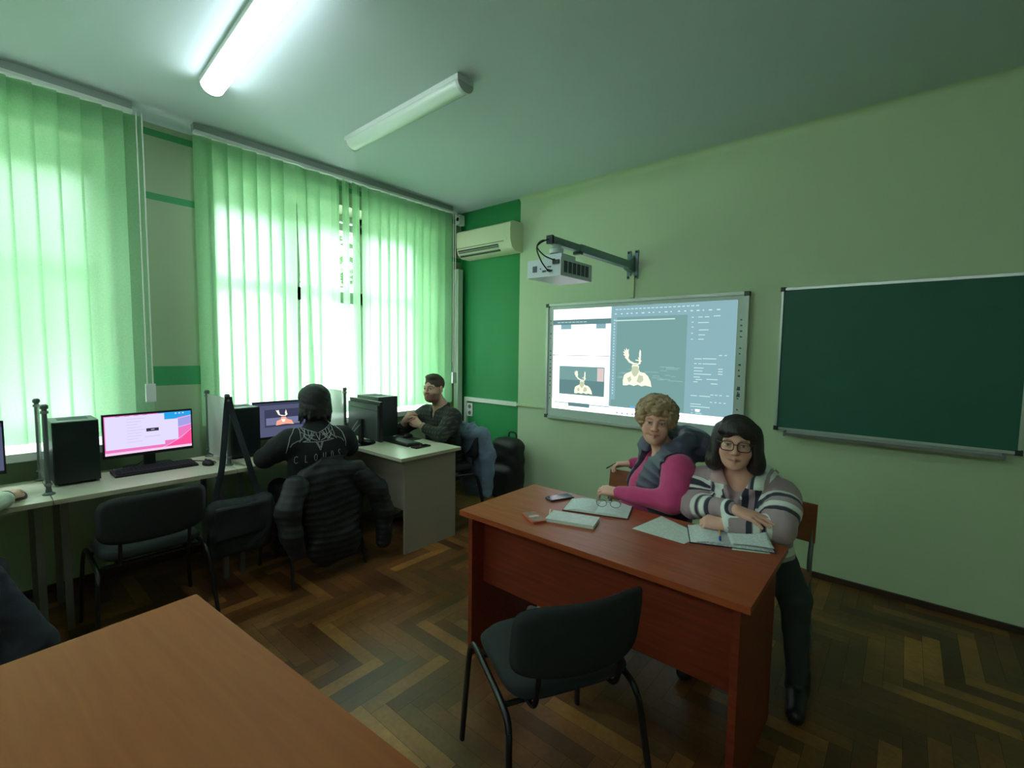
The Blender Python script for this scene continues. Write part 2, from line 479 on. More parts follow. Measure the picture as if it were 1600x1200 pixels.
# air conditioner
ACM = mat('cream air conditioner plastic', srgb(206,216,180), .4)
t = thing('air_conditioner', 'cream split air conditioner high on the green corner wall', 'air conditioner', (-3.47, YF, 2.55))
prof = [(0, .0), (0, .28), (-.05, .295), (-.16, .292), (-.198, .27), (-.205, .20), (-.20, .10), (-.175, .035), (-.12, .0)]
bm = NB(); prism(bm, prof, 'x', -.39, .39); obj('body', bm, ACM, t, smooth=True, bevel=.008)
bm = NB(); prism(bm, [(-.150, .016), (-.196, .078), (-.199, .078), (-.154, .010)], 'x', -.37, .22)
v = obj('air_outlet', bm, mat('dark outlet', srgb(40,58,46), .6), t)
for k in range(3):
    bm = NB(); f = .25+.25*k
    y = -.152-.047*f; z = .013+.065*f
    bx(bm, (-.37, y-.008, z-.004), (.22, y, z+.003)); obj('louvre', bm, mat('louvre', srgb(150,165,135), .5), v)
obj('panel_seam', box((-.39, -.2075, .094), (.30, -.199, .099)), mat('seam', srgb(120,132,105), .6), t)
obj('display', box((.30, -.203, .105), (.345, -.195, .125)), mat('display lens', srgb(215,225,195), .3), t)

# ================================================================== whiteboard with projected picture
t = thing('interactive_whiteboard', 'wide grey-framed interactive whiteboard showing a projected deer picture', 'whiteboard', (0, YF, 0))
x0, x1, z0, z1 = -2.735, -.905, .885, 2.003
FR = mat('silver board frame', srgb(196,206,198), .4, metal=.3)
SURF = mat('grey white board surface', srgb(196,212,206), .35, spec=.4)
obj('panel', box((x0+.02, -.03, z0+.02), (x1-.02, -.0005, z1-.02)), SURF, t)
for nm, lo, hi in (('frame_rail', (x0+.02, -.045, z1-.025), (x1-.02, -.0005, z1)), ('frame_rail', (x0+.02, -.045, z0), (x1-.02, -.0005, z0+.025)),
                   ('frame_rail', (x0, -.045, z0+.02), (x0+.025, -.0005, z1-.02)), ('frame_rail', (x1-.025, -.045, z0+.02), (x1, -.0005, z1-.02))):
    obj(nm, box(lo, hi), FR, t, bevel=.004)
CAP = mat('dark corner cap', srgb(60,74,68), .5)
for cx in (x0, x1):
    for cz in (z0, z1):
        sx = 1 if cx == x0 else -1; sz = 1 if cz == z0 else -1
        obj('corner_cap', box((min(cx, cx+sx*.034), -.048, min(cz, cz+sz*.034)), (max(cx, cx+sx*.034), -.0004, max(cz, cz+sz*.034))), CAP, t, bevel=.004)
# printed icon strips on both sides
bm = NB(); rnd = random.Random(4)
for xs in (x0+.045, x1-.055):
    for k in range(19):
        zz = z1-.17-k*.042
        w = rnd.uniform(.010, .018)
        if rnd.random() < .75: quad(bm, [(xs, -.0306, zz), (xs+w, -.0306, zz), (xs+w, -.0306, zz+rnd.uniform(.006,.014)), (xs, -.0306, zz+.012)])
for zz in (1.27, 1.22): 
    quad(bm, [(x1-.06, -.0307, zz), (x1-.034, -.0307, zz), (x1-.036, -.0307, zz+.03), (x1-.056, -.0307, zz+.022)])
obj('icon_strip', bm, mat('icon print', srgb(70,92,92), .6), t)

# the projected desktop picture: light thrown on the board
E_ = 0.72
GW = glow('projected white', (.93, .96, 1.0), 1.0*E_*1.7)
GD = glow('projected slate', srgb(110,148,146), .80*E_*1.55)
GP = glow('projected panel grey', srgb(122,158,166), .85*E_*1.55)
GB = glow('projected dark bar', srgb(92,126,128), .8*E_*1.55)
GC = glow('projected cream', srgb(226,228,200), .9*E_*1.6)
GT = glow('projected text', srgb(178,205,205), .9*E_*1.5)
GL = glow('projected pale text', srgb(215,205,220), 1.0*E_*1.55)
GN = glow('projected mid blue', srgb(90,150,195), 1.0*E_*1.5)
GS = glow('projected shade cream', srgb(176,186,160), .9*E_*1.5)
GR = glow('projected pink glow', srgb(196,180,178), .9*E_*1.5)
GWV = glow('projected water', srgb(132,170,168), .85*E_*1.5)
PM = [GW, GD, GP, GB, GC, GT, GL, GN, GS, GR, GWV]
wW, wD, wP, wB, wC, wT, wL, wN, wS, wR, wWV = range(11)
SX0, SX1, SZ0, SZ1 = -2.655, -.985, .985, 1.945
bm = NB()
def R_(u0, v0, u1, v1, mi, d):
    """rectangle in screen fractions, v downwards"""
    X = lambda u: SX0+(SX1-SX0)*u
    Zv = lambda v: SZ1-(SZ1-SZ0)*v
    y = -.031-.0003*d
    quad(bm, [(X(u0), y, Zv(v1)), (X(u1), y, Zv(v1)), (X(u1), y, Zv(v0)), (X(u0), y, Zv(v0))], mi)
def P_(pts, mi, d):
    y = -.031-.0003*d
    quad(bm, [(SX0+(SX1-SX0)*u, y, SZ1-(SZ1-SZ0)*v) for u, v in pts], mi)
R_(0, 0, 1, 1, wW, 0)
R_(.385, .0, 1, .925, wD, 1)                       # image editor
R_(.385, 0, 1, .10, wP, 2); R_(.40, .125, .72, .135, wT, 3)
R_(.78, .10, 1, .925, wP, 2); R_(.385, .1, .41, .86, wP, 2)
R_(0, .105, .375, .155, wB, 1); R_(.375, 0, .385, .925, wP, 1)   # browser bars
R_(0, .155, .015, .9, wL, 1)
R_(.055, .155, .125, .20, wP, 2); R_(.285, .155, .345, .20, wP, 2)
R_(0, .455, .372, .46, wB, 2)
R_(.05, .565, .345, .845, wB, 2); R_(.05, .565, .345, .70, wD, 3); R_(.30, .575, .34, .70, wR, 4)
R_(.02, .93, .38, .938, wP, 2); R_(.115, .925, .255, .962, wB, 3); R_(.50, .905, .63, .925, wN, 2)
R_(0, .962, 1, 1.0, wW, 2)
for k in range(6): R_(.42+.03*k, .972, .43+.03*k, .986, wP, 3)
R_(.03, .978, .05, .985, wP, 3)
for j, v in enumerate((.28, .305)): R_(.06, v, .33-.1*j, v+.006, wL, 2)
for v in (.90, .905): R_(.06, v, .30, v+.004, wL, 2)
for k in range(9): R_(.005+.042*k+rnd.uniform(0,.01), .05, .03+.042*k, .056, wL, 2)
for k in range(8): R_(.03+.025*k, .128, .05+.025*k, .134, wT, 3)
for k in range(20):
    u = .40+.022*k; R_(u, .025, u+.014, .033, wT, 3)
for k in range(18): 
    u = .395+.03*k+rnd.uniform(0, .008); R_(u, .064, u+rnd.uniform(.006,.016), .074, wT, 3)
for k in range(26): R_(.392, .12+.027*k, .398, .132+.027*k, wT, 3)
for (u, v, w) in [(.80,.12,.01),(.83,.12,.02),(.86,.12,.02),(.90,.115,.03),(.80,.16,.01),(.83,.165,.05),(.80,.2,.01),(.80,.25,.01),(.80,.30,.01),(.835,.225,.045),(.835,.265,.03),(.835,.30,.025),
        (.93,.43,.015),(.955,.43,.01),(.82,.46,.035),(.86,.458,.06),(.82,.50,.012),(.84,.50,.015),(.86,.50,.06),(.82,.535,.045),(.82,.56,.04),(.93,.54,.02),(.93,.56,.02),(.82,.585,.08),(.93,.58,.02),
        (.82,.61,.03),(.83,.63,.03),(.88,.625,.05),(.82,.65,.02),(.90,.66,.03),(.90,.75,.015),(.92,.75,.012),(.94,.75,.012),(.97,.75,.012),(.81,.765,.03),(.85,.765,.05),(.90,.81,.01),(.92,.81,.01),(.94,.81,.01),(.96,.81,.01),
        (.81,.835,.05),(.81,.855,.09),(.815,.885,.008),(.83,.88,.03),(.815,.91,.008),(.835,.91,.03)]:
    R_(u, v, u+w, v+.0065, wT, 4)
R_(.835, .88, .855, .90, wW, 5)
# the deer photograph in the editor: water, body, antlers
for k in range(26):
    u = rnd.uniform(.42, .72); v = rnd.uniform(.53, .66); R_(u, v, u+rnd.uniform(.02,.08), v+.005, wWV, 3)
def deer(ox, oy, s, sv, d):
    T = lambda pts: [(ox+p[0]*s, oy+p[1]*sv) for p in pts]
    body = [(0,1),(-.005,.86),(.03,.72),(.12,.66),(.22,.62),(.26,.56),(.25,.47),(.27,.43),(.42,.43),(.46,.47),(.45,.56),(.50,.62),(.62,.64),(.72,.72),(.80,.86),(.83,1),(.65,.97),(.55,1.0),(.44,.96),(.32,1.0),(.2,.97),(.1,1.0)]
    P_(T(body), wC, d)
    P_(T([(.24,.62),(.27,.47),(.43,.47),(.46,.62),(.40,.72),(.34,.76),(.28,.70)]), wS, d+1)
    P_(T([(.46,.70),(.58,.72),(.60,.84),(.50,.92),(.40,.88)]), wS, d+1)
    P_(T([(.12,.80),(.22,.74),(.26,.84),(.18,.92)]), wS, d+1)
    left = [(.40,.42),(.28,.42),(.16,.37),(.08,.28),(.03,.24),(.06,.22),(-.02,.16),(.03,.15),(-.03,.08),(.03,.09),(.0,.01),(.06,.06),(.07,-.02),(.11,.05),(.15,.0),(.14,.10),(.16,.18),(.14,.26),(.20,.33),(.32,.385),(.42,.39)]
    P_(T(left), wC, d)
    right = [(.40,.42),(.46,.36),(.44,.33),(.34,.31),(.36,.295),(.45,.30),(.42,.22),(.455,.25),(.45,.12),(.47,.02),(.50,.06),(.505,.20),(.50,.30),(.535,.33),(.50,.35),(.50,.40),(.44,.43)]
    P_(T(right), wC, d)
deer(.455, .385, .19, .335, 4)
deer(.155, .605, .14, .225, 4)
obj('projected_picture', bm, PM, t)

# ================================================================== chalkboard
t = thing('chalkboard', 'green chalkboard with aluminium frame at the right edge', 'chalkboard', (0, YF, 0))
x0, x1, z0, z1 = -.70, .51, 1.01, 2.008
obj('writing_surface', box((x0+.012, -.022, z0+.012), (x1-.012, -.0005, z1-.012)), mat('dark green chalkboard', srgb(34,96,78), .6, noise=.08, nscale=6), t)
for lo, hi in (((x0+.02, -.03, z1-.016), (x1-.02, -.0005, z1)), ((x0+.02, -.03, z0), (x1-.02, -.0005, z0+.016)), ((x0, -.03, z0+.02), (x0+.014, -.0005, z1-.02)), ((x1-.014, -.03, z0+.02), (x1, -.0005, z1-.02))):
    obj('frame_rail', box(lo, hi), ALU, t, bevel=.003)
for cx in (x0, x1):
    for cz in (z0, z1):
        sx = 1 if cx == x0 else -1; sz = 1 if cz == z0 else -1
        obj('corner_cap', box((min(cx-sx*.006, cx+sx*.024), -.034, min(cz-sz*.006, cz+sz*.024)), (max(cx-sx*.006, cx+sx*.024), -.0004, max(cz-sz*.006, cz+sz*.024))), mat('black corner cap', srgb(24,44,36), .5), t, bevel=.004)
bm = NB(); prism(bm, [(-.03, z0-.002), (-.095, z0-.018), (-.10, z0-.006), (-.105, z0-.008), (-.10, z0-.028), (-.03, z0-.016)], 'x', x0+.075, x1-.07)
obj('chalk_tray', bm, ALU, t)
for xx in (x0+.07, x1-.075): obj('tray_end', box((xx, -.106, z0-.032), (xx+.01, -.03, z0)), mat('tray end', srgb(110,130,120), .5), t, bevel=.003)

# ================================================================== projector on its wall arm
STEEL = mat('blue grey painted steel', srgb(112,138,140), .45, metal=.2)
t = thing('projector_mount', 'grey steel wall arm carrying the projector above the whiteboard', 'projector mount', (-1.85, YF, 2.30))
bm = NB(); prism(bm, [(-.05,-.125),(-.02,-.125),(-.012,-.06),(.012,-.06),(.02,-.125),(.05,-.125),(.05,.115),(.02,.115),(.012,.06),(-.012,.06),(-.02,.115),(-.05,.115)], 'y', -.012, -.0005)
pl = obj('wall_plate', bm, STEEL, t, bevel=.003)
for sx in (-.036, .036):
    for z in (-.11, .1):
        bm = NB(); tube(bm, [(sx, -.02, z), (sx, -.011, z)], .009, 10); obj('bolt', bm, mat('dark bolt', srgb(40,50,50), .5, metal=.5), pl)
bm = NB(); prism(bm, [(-.012,-.07),(-.012,.07),(-.05,.04),(-.13,.012),(-.13,-.055),(-.06,-.07)], 'x', -.022, .022); obj('bracket', bm, STEEL, t, bevel=.003)
obj('outer_tube', box((-.026, -.88, -.045), (.026, -.09, .012)), STEEL, t, bevel=.004)
obj('inner_tube', box((-.021, -1.22, -.040), (.021, -.86, .007)), STEEL, t, bevel=.004)
obj('end_cap', box((-.024, -1.235, -.043), (.024, -1.215, .010)), mat('dark bolt', (0,0,0)), t)
obj('clamp', box((-.03, -.90, -.06), (.03, -.86, -.04)), mat('dark bolt', (0,0,0)), t)
bm = NB(); lathe(bm, [(.012, -.10), (.045, -.098), (.05, -.07), (.03, -.055), (.03, -.04)], 18, (0, -1.15)); obj('swivel_head', bm, mat('pale mount plastic', srgb(196,210,208), .5), t, smooth=True)
PJ = mat('white projector plastic', srgb(206,218,222), .4)
t = thing('projector', 'white projector hanging from the steel arm, cables plugged in its back', 'projector', (-1.85, YF-1.10, 2.03), math.radians(0))
bm = NB(); bx(bm, (-.135, -.19, 0), (.135, .19, .115)); obj('case', bm, PJ, t, bevel=.014)
obj('top_mount', box((-.07, -.09, .115), (.07, .08, .165)), PJ, t, bevel=.01)
GR_ = mat('dark grille', srgb(70,88,92), .6)
for k in range(6):
    y = -.155+.052*k
    g = obj('grille', box((.133, y, .025), (.137, y+.040, .098)), GR_, t)
bm = NB(); bx(bm, (-.09, -.1925, .035), (-.055, -.189, .075)); bx(bm, (-.01, -.1925, .03), (.02, -.189, .042)); bx(bm, (.035, -.1925, .03), (.07, -.189, .042)); bx(bm, (-.03, -.1925, .05), (-.022, -.189, .058)); bx(bm, (.03, -.1925, .058), (.06, -.189, .066))
obj('port_panel', bm, GR_, t)
bm = NB(); tube(bm, [(.0, .195, .06), (0, .186, .06)], .035, 20); obj('lens', bm, mat('lens glass', srgb(30,34,50), .05), t)
BLK = mat('black plastic', (0,0,0))
for pts in ([(.05,-.215,.036),(.03,-.26,.09),(-.02,-.24,.19),(-.005,-.14,.255)], [(.085,-.2,.10),(.03,-.23,.13),(-.05,-.20,.20),(-.06,-.13,.255),(-.02,-.08,.25)]):
    bm = NB(); tube(bm, smooth_path(pts), .0045, 8); tube(bm, [pts[0], (pts[0][0], -.189, pts[0][2])], .009, 8); obj('cable', bm, BLK, t, smooth=True)
bm = NB(); bx(bm, (.075,-.2,.075),(.125,-.188,.1)); obj('plug', bm, BLK, t)
# ================================================================== woods and shared materials
def wood(name, c1, c2, rough=.35, scale=(1.2, 18, 18), axis='X', coat=0.0):
    M = bpy.data.materials.new(name); M.use_nodes = True
    nt = M.node_tree; b = nt.nodes['Principled BSDF']; L = nt.links
    tc = nt.nodes.new('ShaderNodeTexCoord'); mp = nt.nodes.new('ShaderNodeMapping'); mp.inputs['Scale'].default_value = scale
    n = nt.nodes.new('ShaderNodeTexNoise'); n.inputs['Scale'].default_value = 3.0; n.inputs['Detail'].default_value = 6; n.inputs['Distortion'].default_value = .4
    cr = nt.nodes.new('ShaderNodeValToRGB'); cr.color_ramp.elements[0].color = (*c1, 1); cr.color_ramp.elements[1].color = (*c2, 1)
    cr.color_ramp.elements[0].position = .3; cr.color_ramp.elements[1].position = .7
    L.new(tc.outputs['Object'], mp.inputs['Vector']); L.new(mp.outputs['Vector'], n.inputs['Vector']); L.new(n.outputs['Fac'], cr.inputs['Fac'])
    L.new(cr.outputs['Color'], b.inputs['Base Color']); b.inputs['Roughness'].default_value = rough
    b.inputs['Coat Weight'].default_value = coat; b.inputs['Coat Roughness'].default_value = .25
    return M
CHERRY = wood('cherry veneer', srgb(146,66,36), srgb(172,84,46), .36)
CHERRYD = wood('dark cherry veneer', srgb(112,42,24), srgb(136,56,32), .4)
BEECH = wood('orange beech veneer', srgb(146,78,28), srgb(156,86,32), .55)
BEECH.node_tree.nodes['Principled BSDF'].inputs['Specular IOR Level'].default_value = .22
MAPLE = mat('pale laminate', srgb(206,204,182), .3, noise=.03, nscale=8)
MAPLEE = mat('laminate edge', srgb(180,176,150), .45)
GREYB = mat('grey beige board', srgb(150,142,126), .55, noise=.04, nscale=10)
LEGM = mat('grey metal leg', srgb(120,126,122), .4, metal=.5)
BLKM = mat('black metal tube', srgb(16,17,18), .4)
BLKP = mat('black matte plastic', srgb(24,27,29), .5, spec=.4)
FABR = mat('black chair fabric', srgb(29,35,35), .9, noise=.15, nscale=200, bump=.1, bscale=300)
PLYW = wood('brown plywood', srgb(132,74,42), srgb(150,88,52), .4)

# ================================================================== teacher's desk
t = thing('teacher_desk', 'cherry veneer desk at which the two women sit', 'desk', (0, 0, 0))
TX0, TX1, TY0, TY1 = -1.66, -.33, 1.568, 2.18
obj('desktop', box((TX0, TY0, .725), (TX1, TY1, .75)), CHERRY, t, bevel=.003)
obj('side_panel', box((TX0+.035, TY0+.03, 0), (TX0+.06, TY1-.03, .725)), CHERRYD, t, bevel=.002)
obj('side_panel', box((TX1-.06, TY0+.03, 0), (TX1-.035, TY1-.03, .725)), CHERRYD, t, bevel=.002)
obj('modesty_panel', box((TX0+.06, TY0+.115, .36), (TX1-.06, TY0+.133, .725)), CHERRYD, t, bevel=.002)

# ================================================================== foreground desk
t = thing('foreground_desk', 'orange-brown desk in the lower left corner, its top empty', 'desk', (-1.707, .452, 0), math.radians(4.2))
obj('desktop', box((0, -.72, .725), (1.45, 0, .75)), BEECH, t, bevel=.003)
obj('side_panel', box((.03, -.69, 0), (.055, -.03, .725)), BEECH, t, bevel=.002)
obj('side_panel', box((1.395, -.69, 0), (1.42, -.03, .725)), BEECH, t, bevel=.002)
obj('modesty_panel', box((.055, -.12, .36), (1.395, -.102, .725)), BEECH, t)

# ================================================================== computer desks along the window wall
def pc_desk(y0, y1, label):
    t = thing('computer_desk', label, 'desk', (0, (y0+y1)/2, 0), group='computer desks along the window wall')
    h = (y1-y0)/2
    obj('desktop', box((-3.86, -h+.002, .725), (-3.29, h-.002, .75)), MAPLE, t, bevel=.003)
    obj('edge_band', box((-3.2895, -h+.002, .7255), (-3.2875, h-.002, .7495)), MAPLEE, t)
    for s in (-1, 1):
        for x in (-3.40, -3.80):
            obj('leg', box((x-.015, s*(h-.05)-.015, 0), (x+.015, s*(h-.05)+.015, .725)), LEGM, t, bevel=.003)
        obj('rail', box((-3.79, s*(h-.05)-.012, .695), (-3.41, s*(h-.05)+.012, .725)), LEGM, t)
    obj('back_rail', box((-3.812, -h+.07, .66), (-3.79, h-.07, .70)), LEGM, t)
    return t
pc_desk(-.58, .265, 'pale computer desk at the left edge, with a hand on it')
pc_desk(.265, 1.125, 'pale computer desk with the pink and blue screen')
pc_desk(1.125, 1.985, 'pale computer desk of the student in the black T-shirt')

# desk at the end of the row, turned towards the room
t = thing('end_desk', 'grey-sided pale-topped desk of the bearded man', 'desk')
obj('desktop', box((-3.86, 2.02, .725), (-2.755, 2.615, .75)), MAPLE, t, bevel=.003)
obj('edge_band', box((-2.7545, 2.022, .7255), (-2.7525, 2.613, .7495)), MAPLEE, t)
obj('side_panel', box((-2.82, 2.085, 0), (-2.80, 2.595, .725)), GREYB, t, bevel=.002)
obj('side_panel', box((-3.84, 2.085, 0), (-3.82, 2.595, .725)), GREYB, t, bevel=.002)
obj('modesty_panel', box((-3.82, 2.10, .33), (-2.82, 2.118, .725)), GREYB, t)

# ================================================================== plexiglass dividers
def plexi(name, tint, fac, rough):
    M = bpy.data.materials.new(name); M.use_nodes = True
    nt = M.node_tree; nt.nodes.clear()
    tr = nt.nodes.new('ShaderNodeBsdfTransparent'); tr.inputs[0].default_value = (*tint, 1)
    d = nt.nodes.new('ShaderNodeBsdfPrincipled'); d.inputs['Base Color'].default_value = (*srgb(206,218,206), 1); d.inputs['Roughness'].default_value = rough
    mx = nt.nodes.new('ShaderNodeMixShader'); mx.inputs[0].default_value = fac
    o = nt.nodes.new('ShaderNodeOutputMaterial')
    nt.links.new(tr.outputs[0], mx.inputs[1]); nt.links.new(d.outputs[0], mx.inputs[2]); nt.links.new(mx.outputs[0], o.inputs[0])
    return M
PLEX = plexi('clear plexiglass', (.80, .88, .85), .25, .15)
FROST = plexi('milky plexiglass', (.85, .9, .88), .72, .3)
POST = mat('grey divider post', srgb(90,100,98), .4, metal=.4)
def divider(y, mat_, label, back_x=-3.83):
    t = thing('desk_divider', label, 'divider', (0, y, .75), group='plexiglass dividers between the desks')
    obj('sheet', box((back_x, -.0025, .03), (-3.45, .0025, .455)), mat_, t)
    for x in (-3.435, back_x):
        bm = NB(); tube(bm, [(x, 0, 0), (x, 0, .46)], .011, 12); lathe(bm, [(.026, 0), (.026, .006), (.014, .014), (.012, .03)], 16, (x, 0)); 
        lathe(bm, [(.011, .455), (.017, .46), (.017, .475), (.010, .482)], 12, (x, 0))
        p = obj('post', bm, POST, t, smooth=True)
        for z in (.055, .44):
            bm = NB(); tube(bm, [(x-.022 if x > -3.6 else x+.022, 0, z), (x+.02, 0, z)], .009, 8); tube(bm, [(x, -.016, z), (x, .016, z)], .008, 8)
            obj('clamp', bm, mat('dull clamp', srgb(130,140,134), .4, metal=.5), p, smooth=True)
    return t
divider(.262, PLEX, 'clear plexiglass divider beside the leftmost computer tower')
divider(1.125, FROST, 'milky plexiglass divider with the black bag hung on its post')
divider(1.975, FROST, 'milky plexiglass divider right of the student in black')

# ================================================================== computers
CASE = mat('black tower case', srgb(30,42,44), .4, spec=.5)
def tower(x0, x1, y0, y1, h, label, face):
    t = thing('computer_tower', label, 'computer', ((x0+x1)/2, (y0+y1)/2, .75), group='black computer towers on the desks')
    a, b = (x1-x0)/2, (y1-y0)/2
    obj('case', box((-a, -b, .012), (a, b, h)), CASE, t, bevel=.004)
    for sx in (-1, 1):
        for sy in (-1, 1):
            bm = NB(); lathe(bm, [(.014, 0), (.014, .013)], 10, (sx*(a-.04), sy*(b-.03))); obj('foot', bm, BLKP, t)
    obj('top_vent', box((-a+.05, -b+.035, h-.0005), (a-.10, b-.03, h+.0015)), mat('vent mesh', srgb(44,58,60), .7), t)
    if face == 'x':
        f = obj('front_panel', box((a, -b+.003, .015), (a+.012, b-.003, h-.003)), mat('front panel', srgb(22,32,34), .3), t, bevel=.004)
    else:
        f = obj('front_panel', box((-a+.003, b, .015), (a-.003, b+.012, h-.003)), mat('front panel', (0,0,0)), t, bevel=.004)
    return t
tower(-3.835, -3.585, .298, .495, .362, 'black computer tower left of the pink and blue screen', 'x')
tower(-3.835, -3.59, 1.195, 1.385, .362, 'black computer tower beside the milky divider with the bag', 'x')
tower(-3.835, -3.50, 2.33, 2.52, .37, "black computer tower behind the bearded man's monitor", 'y')

def monitor(loc, rot, label, w, h, zc, pic_fn, kind='bar'):
    """screen faces local -y"""
    t = thing('monitor', label, 'monitor', loc, rot)
    bm = NB(); bx(bm, (-w/2, -.012, zc-h/2), (w/2, .012, zc+h/2)); p = obj('panel', bm, BLKP, t, bevel=.003)
    bm = NB(); prism(bm, [(-w/2+.01, zc-h/2+.01), (w/2-.01, zc-h/2+.01), (w/2-.01, zc+h/2-.03), (-w/2+.01, zc+h/2-.03)], 'y', .012, .03); 
    o = obj('back_cover', bm, mat('dark grey monitor back', srgb(42,52,54), .45), t, bevel=.008)
    if kind == 'disc':
        obj('back_step', box((-w/2+.02, .03, zc+h/2-.075), (w/2-.05, .034, zc+h/2-.07)), BLKP, t)
        obj('logo', box((-.03, .0295, zc-.02), (.03, .0315, zc-.005)), mat('dark badge', srgb(30,36,38), .3), t)
        obj('stand', box((-.025, .03, .01), (.025, .055, zc)), BLKP, t, bevel=.006)
        bm = NB(); lathe(bm, [(.125, 0), (.125, .008), (.115, .014), (.03, .018)], 32, (0, .05)); obj('base', bm, mat('glossy black base', srgb(12,14,15), .12), t, smooth=True)
    else:
        obj('stand', box((-.03, .02, .01), (.03, .05, zc-.02)), BLKP, t, bevel=.006)
        bm = NB(); prism(bm, rrect(-.13, .0, .13, .11, .03), 'z', 0, .012); obj('base', bm, BLKP, t, bevel=.003)
    if pic_fn:
        bm = NB(); mats_ = pic_fn(bm, w-.016, h-.03, zc+.004)
        obj('screen_picture', bm, mats_, t)
    return t
def scr_quads(bm, w, h, zc):
    X = lambda u: -w/2+w*u
    Zv = lambda v: zc+h/2-h*v
    def R_(u0, v0, u1, v1, mi, d): 
        y = -.0124-.0002*d
        quad(bm, [(X(u0), y, Zv(v1)), (X(u1), y, Zv(v1)), (X(u1), y, Zv(v0)), (X(u0), y, Zv(v0))], mi)
    def P_(pts, mi, d): quad(bm, [(X(u), -.0124-.0002*d, Zv(v)) for u, v in pts], mi)
    return R_, P_
MS = 0.75
def pic_pink(bm, w, h, zc):
    R_, P_ = scr_quads(bm, w, h, zc)
    ms = [glow('desktop pink', srgb(232,120,190), MS), glow('desktop blue', srgb(40,160,230), MS), glow('desktop violet', srgb(160,160,225), MS), glow('desktop rose', srgb(245,80,150), MS),
          glow('desktop window', srgb(224,216,250), MS), glow('desktop dialog', srgb(60,50,70), MS), glow('desktop grey text', srgb(186,180,215), MS), glow('desktop taskbar', srgb(240,205,235), MS), glow('desktop white line', srgb(250,190,235), MS)]
    R_(0, 0, 1, 1, 0, 0)
    P_([(.60,0),(1,0),(1,.12),(.85,.16),(.60,.30)], 1, 1)
    P_([(.60,.30),(.75,.24),(1,.12),(1,.36),(.80,.48),(.60,.54)], 2, 1)
    P_([(.50,.96),(.7,.9),(.88,.74),(1,.5),(1,.96)], 3, 1)
    for k, (a, b, c) in enumerate([(.24,.12,.36),(.48,.36,.2),(.94,.5,.1)]):
        pts = [(.62+.38*i/8, a+(b-a)*(i/8)**1.4) for i in range(9)]
        P_(pts+[(u, v+.014) for u, v in pts[::-1]], 8, 2)
    R_(.01, .02, .67, .86, 4, 3); R_(.5, .19, .835, .76, 4, 3); R_(.67, .02, .68, .25, 1, 2)
    R_(0, .935, 1, 1, 7, 3)
    R_(.455, .385, .60, .47, 5, 4); R_(.51, .415, .55, .435, 6, 5)
    for k in range(9): R_(.24, .1+.075*k, .24+rnd.choice((.16,.2,.12)), .108+.075*k, 6, 4)
    R_(.44, .60, .62, .61, 6, 4)
    for k in range(3): R_(.80+.045*k, .03, .82+.045*k, .06, 4, 4)
    for k in range(4): R_(.12+.1*k, .012, .17+.1*k, .022, 5, 4)
    return ms
DGREY = dict(bg=glow('editor slate', srgb(84,90,118), .72), dk=glow('editor dark', srgb(58,60,84), .8), cr=glow('editor cream', srgb(240,225,210), 1), sk=glow('editor skin', srgb(215,150,130), 1), tx=glow('editor text', srgb(150,155,185), 1), wt=glow('editor water', srgb(100,105,135), 1), rd=glow('editor red', srgb(225,60,60), 1))
def pic_deer(bm, w, h, zc):
    R_, P_ = scr_quads(bm, w, h, zc)
    R_(0, 0, 1, 1, 0, 0); R_(.0, 0, 1, .07, 1, 1); R_(.8, .07, 1, 1, 1, 1)
    R_(.14, .2, .72, .72, 1, 1); R_(.16, .45, .70, .66, 5, 2)
    T = lambda pts: [(.30+p[0]*.32, .22+p[1]*.46) for p in pts]
    P_(T([(0,1),(.03,.72),(.22,.62),(.25,.47),(.45,.47),(.50,.62),(.72,.72),(.83,1),(.44,.94)]), 3, 3)
    P_(T([(.24,.62),(.44,.62),(.40,.8),(.30,.8)]), 2, 4)
    P_(T([(.40,.42),(.28,.42),(.12,.32),(.0,.0),(.06,.05),(.13,.0),(.16,.18),(.20,.33),(.42,.39)]), 2, 4)
    P_(T([(.40,.42),(.44,.33),(.42,.2),(.47,.0),(.505,.2),(.535,.33),(.44,.43)]), 2, 4)
    for k in range(8): R_(.83, .15+.09*k, .83+rnd.uniform(.05,.14), .16+.09*k, 4, 2)
    return [DGREY[k] for k in ('bg','dk','cr','sk','tx','wt','rd')]
def pic_dark(bm, w, h, zc):
    R_, P_ = scr_quads(bm, w, h, zc)
    R_(0, 0, 1, 1, 0, 0); R_(.0, 0, 1, .08, 1, 1); R_(.55, .12, .94, .30, 1, 1); R_(.78, .15, .93, .24, 6, 2); R_(.955, .10, .975, .35, 4, 2)
    P_([(.72,.42),(.82,.44),(.97,.5),(.97,.52),(.84,.50)], 2, 2); P_([(.74,.76),(.84,.78),(.90,.8),(.84,.84),(.76,.83)], 2, 2)
    for k in range(6): R_(.70, .55+.05*k, .72+rnd.uniform(.05,.2), .556+.05*k, 4, 2)
    return [DGREY[k] for k in ('bg','dk','cr','sk','tx','wt','rd')]
HP = math.pi/2
monitor((-3.75, .768, .75), HP+math.radians(1.5), 'wide monitor showing a pink and blue desktop picture', .475, .275, .228, pic_pink)
monitor((-3.70, 1.645, .75), HP-math.radians(4), 'monitor with the deer picture in front of the student in black', .52, .29, .235, pic_deer)
monitor((-3.72, -.125, .75), HP, 'monitor cut by the left edge with a dark picture editor', .50, .29, .235, pic_dark)
m3 = monitor((-3.455, 2.175, .75), math.radians(180-5), "dark monitor seen from behind on the bearded man's desk", .53, .325, .205, None, 'disc')
CABM = mat('pale grey cable', srgb(150,165,160), .5)
bm = NB()
o = obj('cable', tube(NB(), smooth_path([(.05, .031, .20), (.06, .075, .14), (.10, .10, .06), (.17, .08, .012)]), .004, 8), CABM, m3, smooth=True)
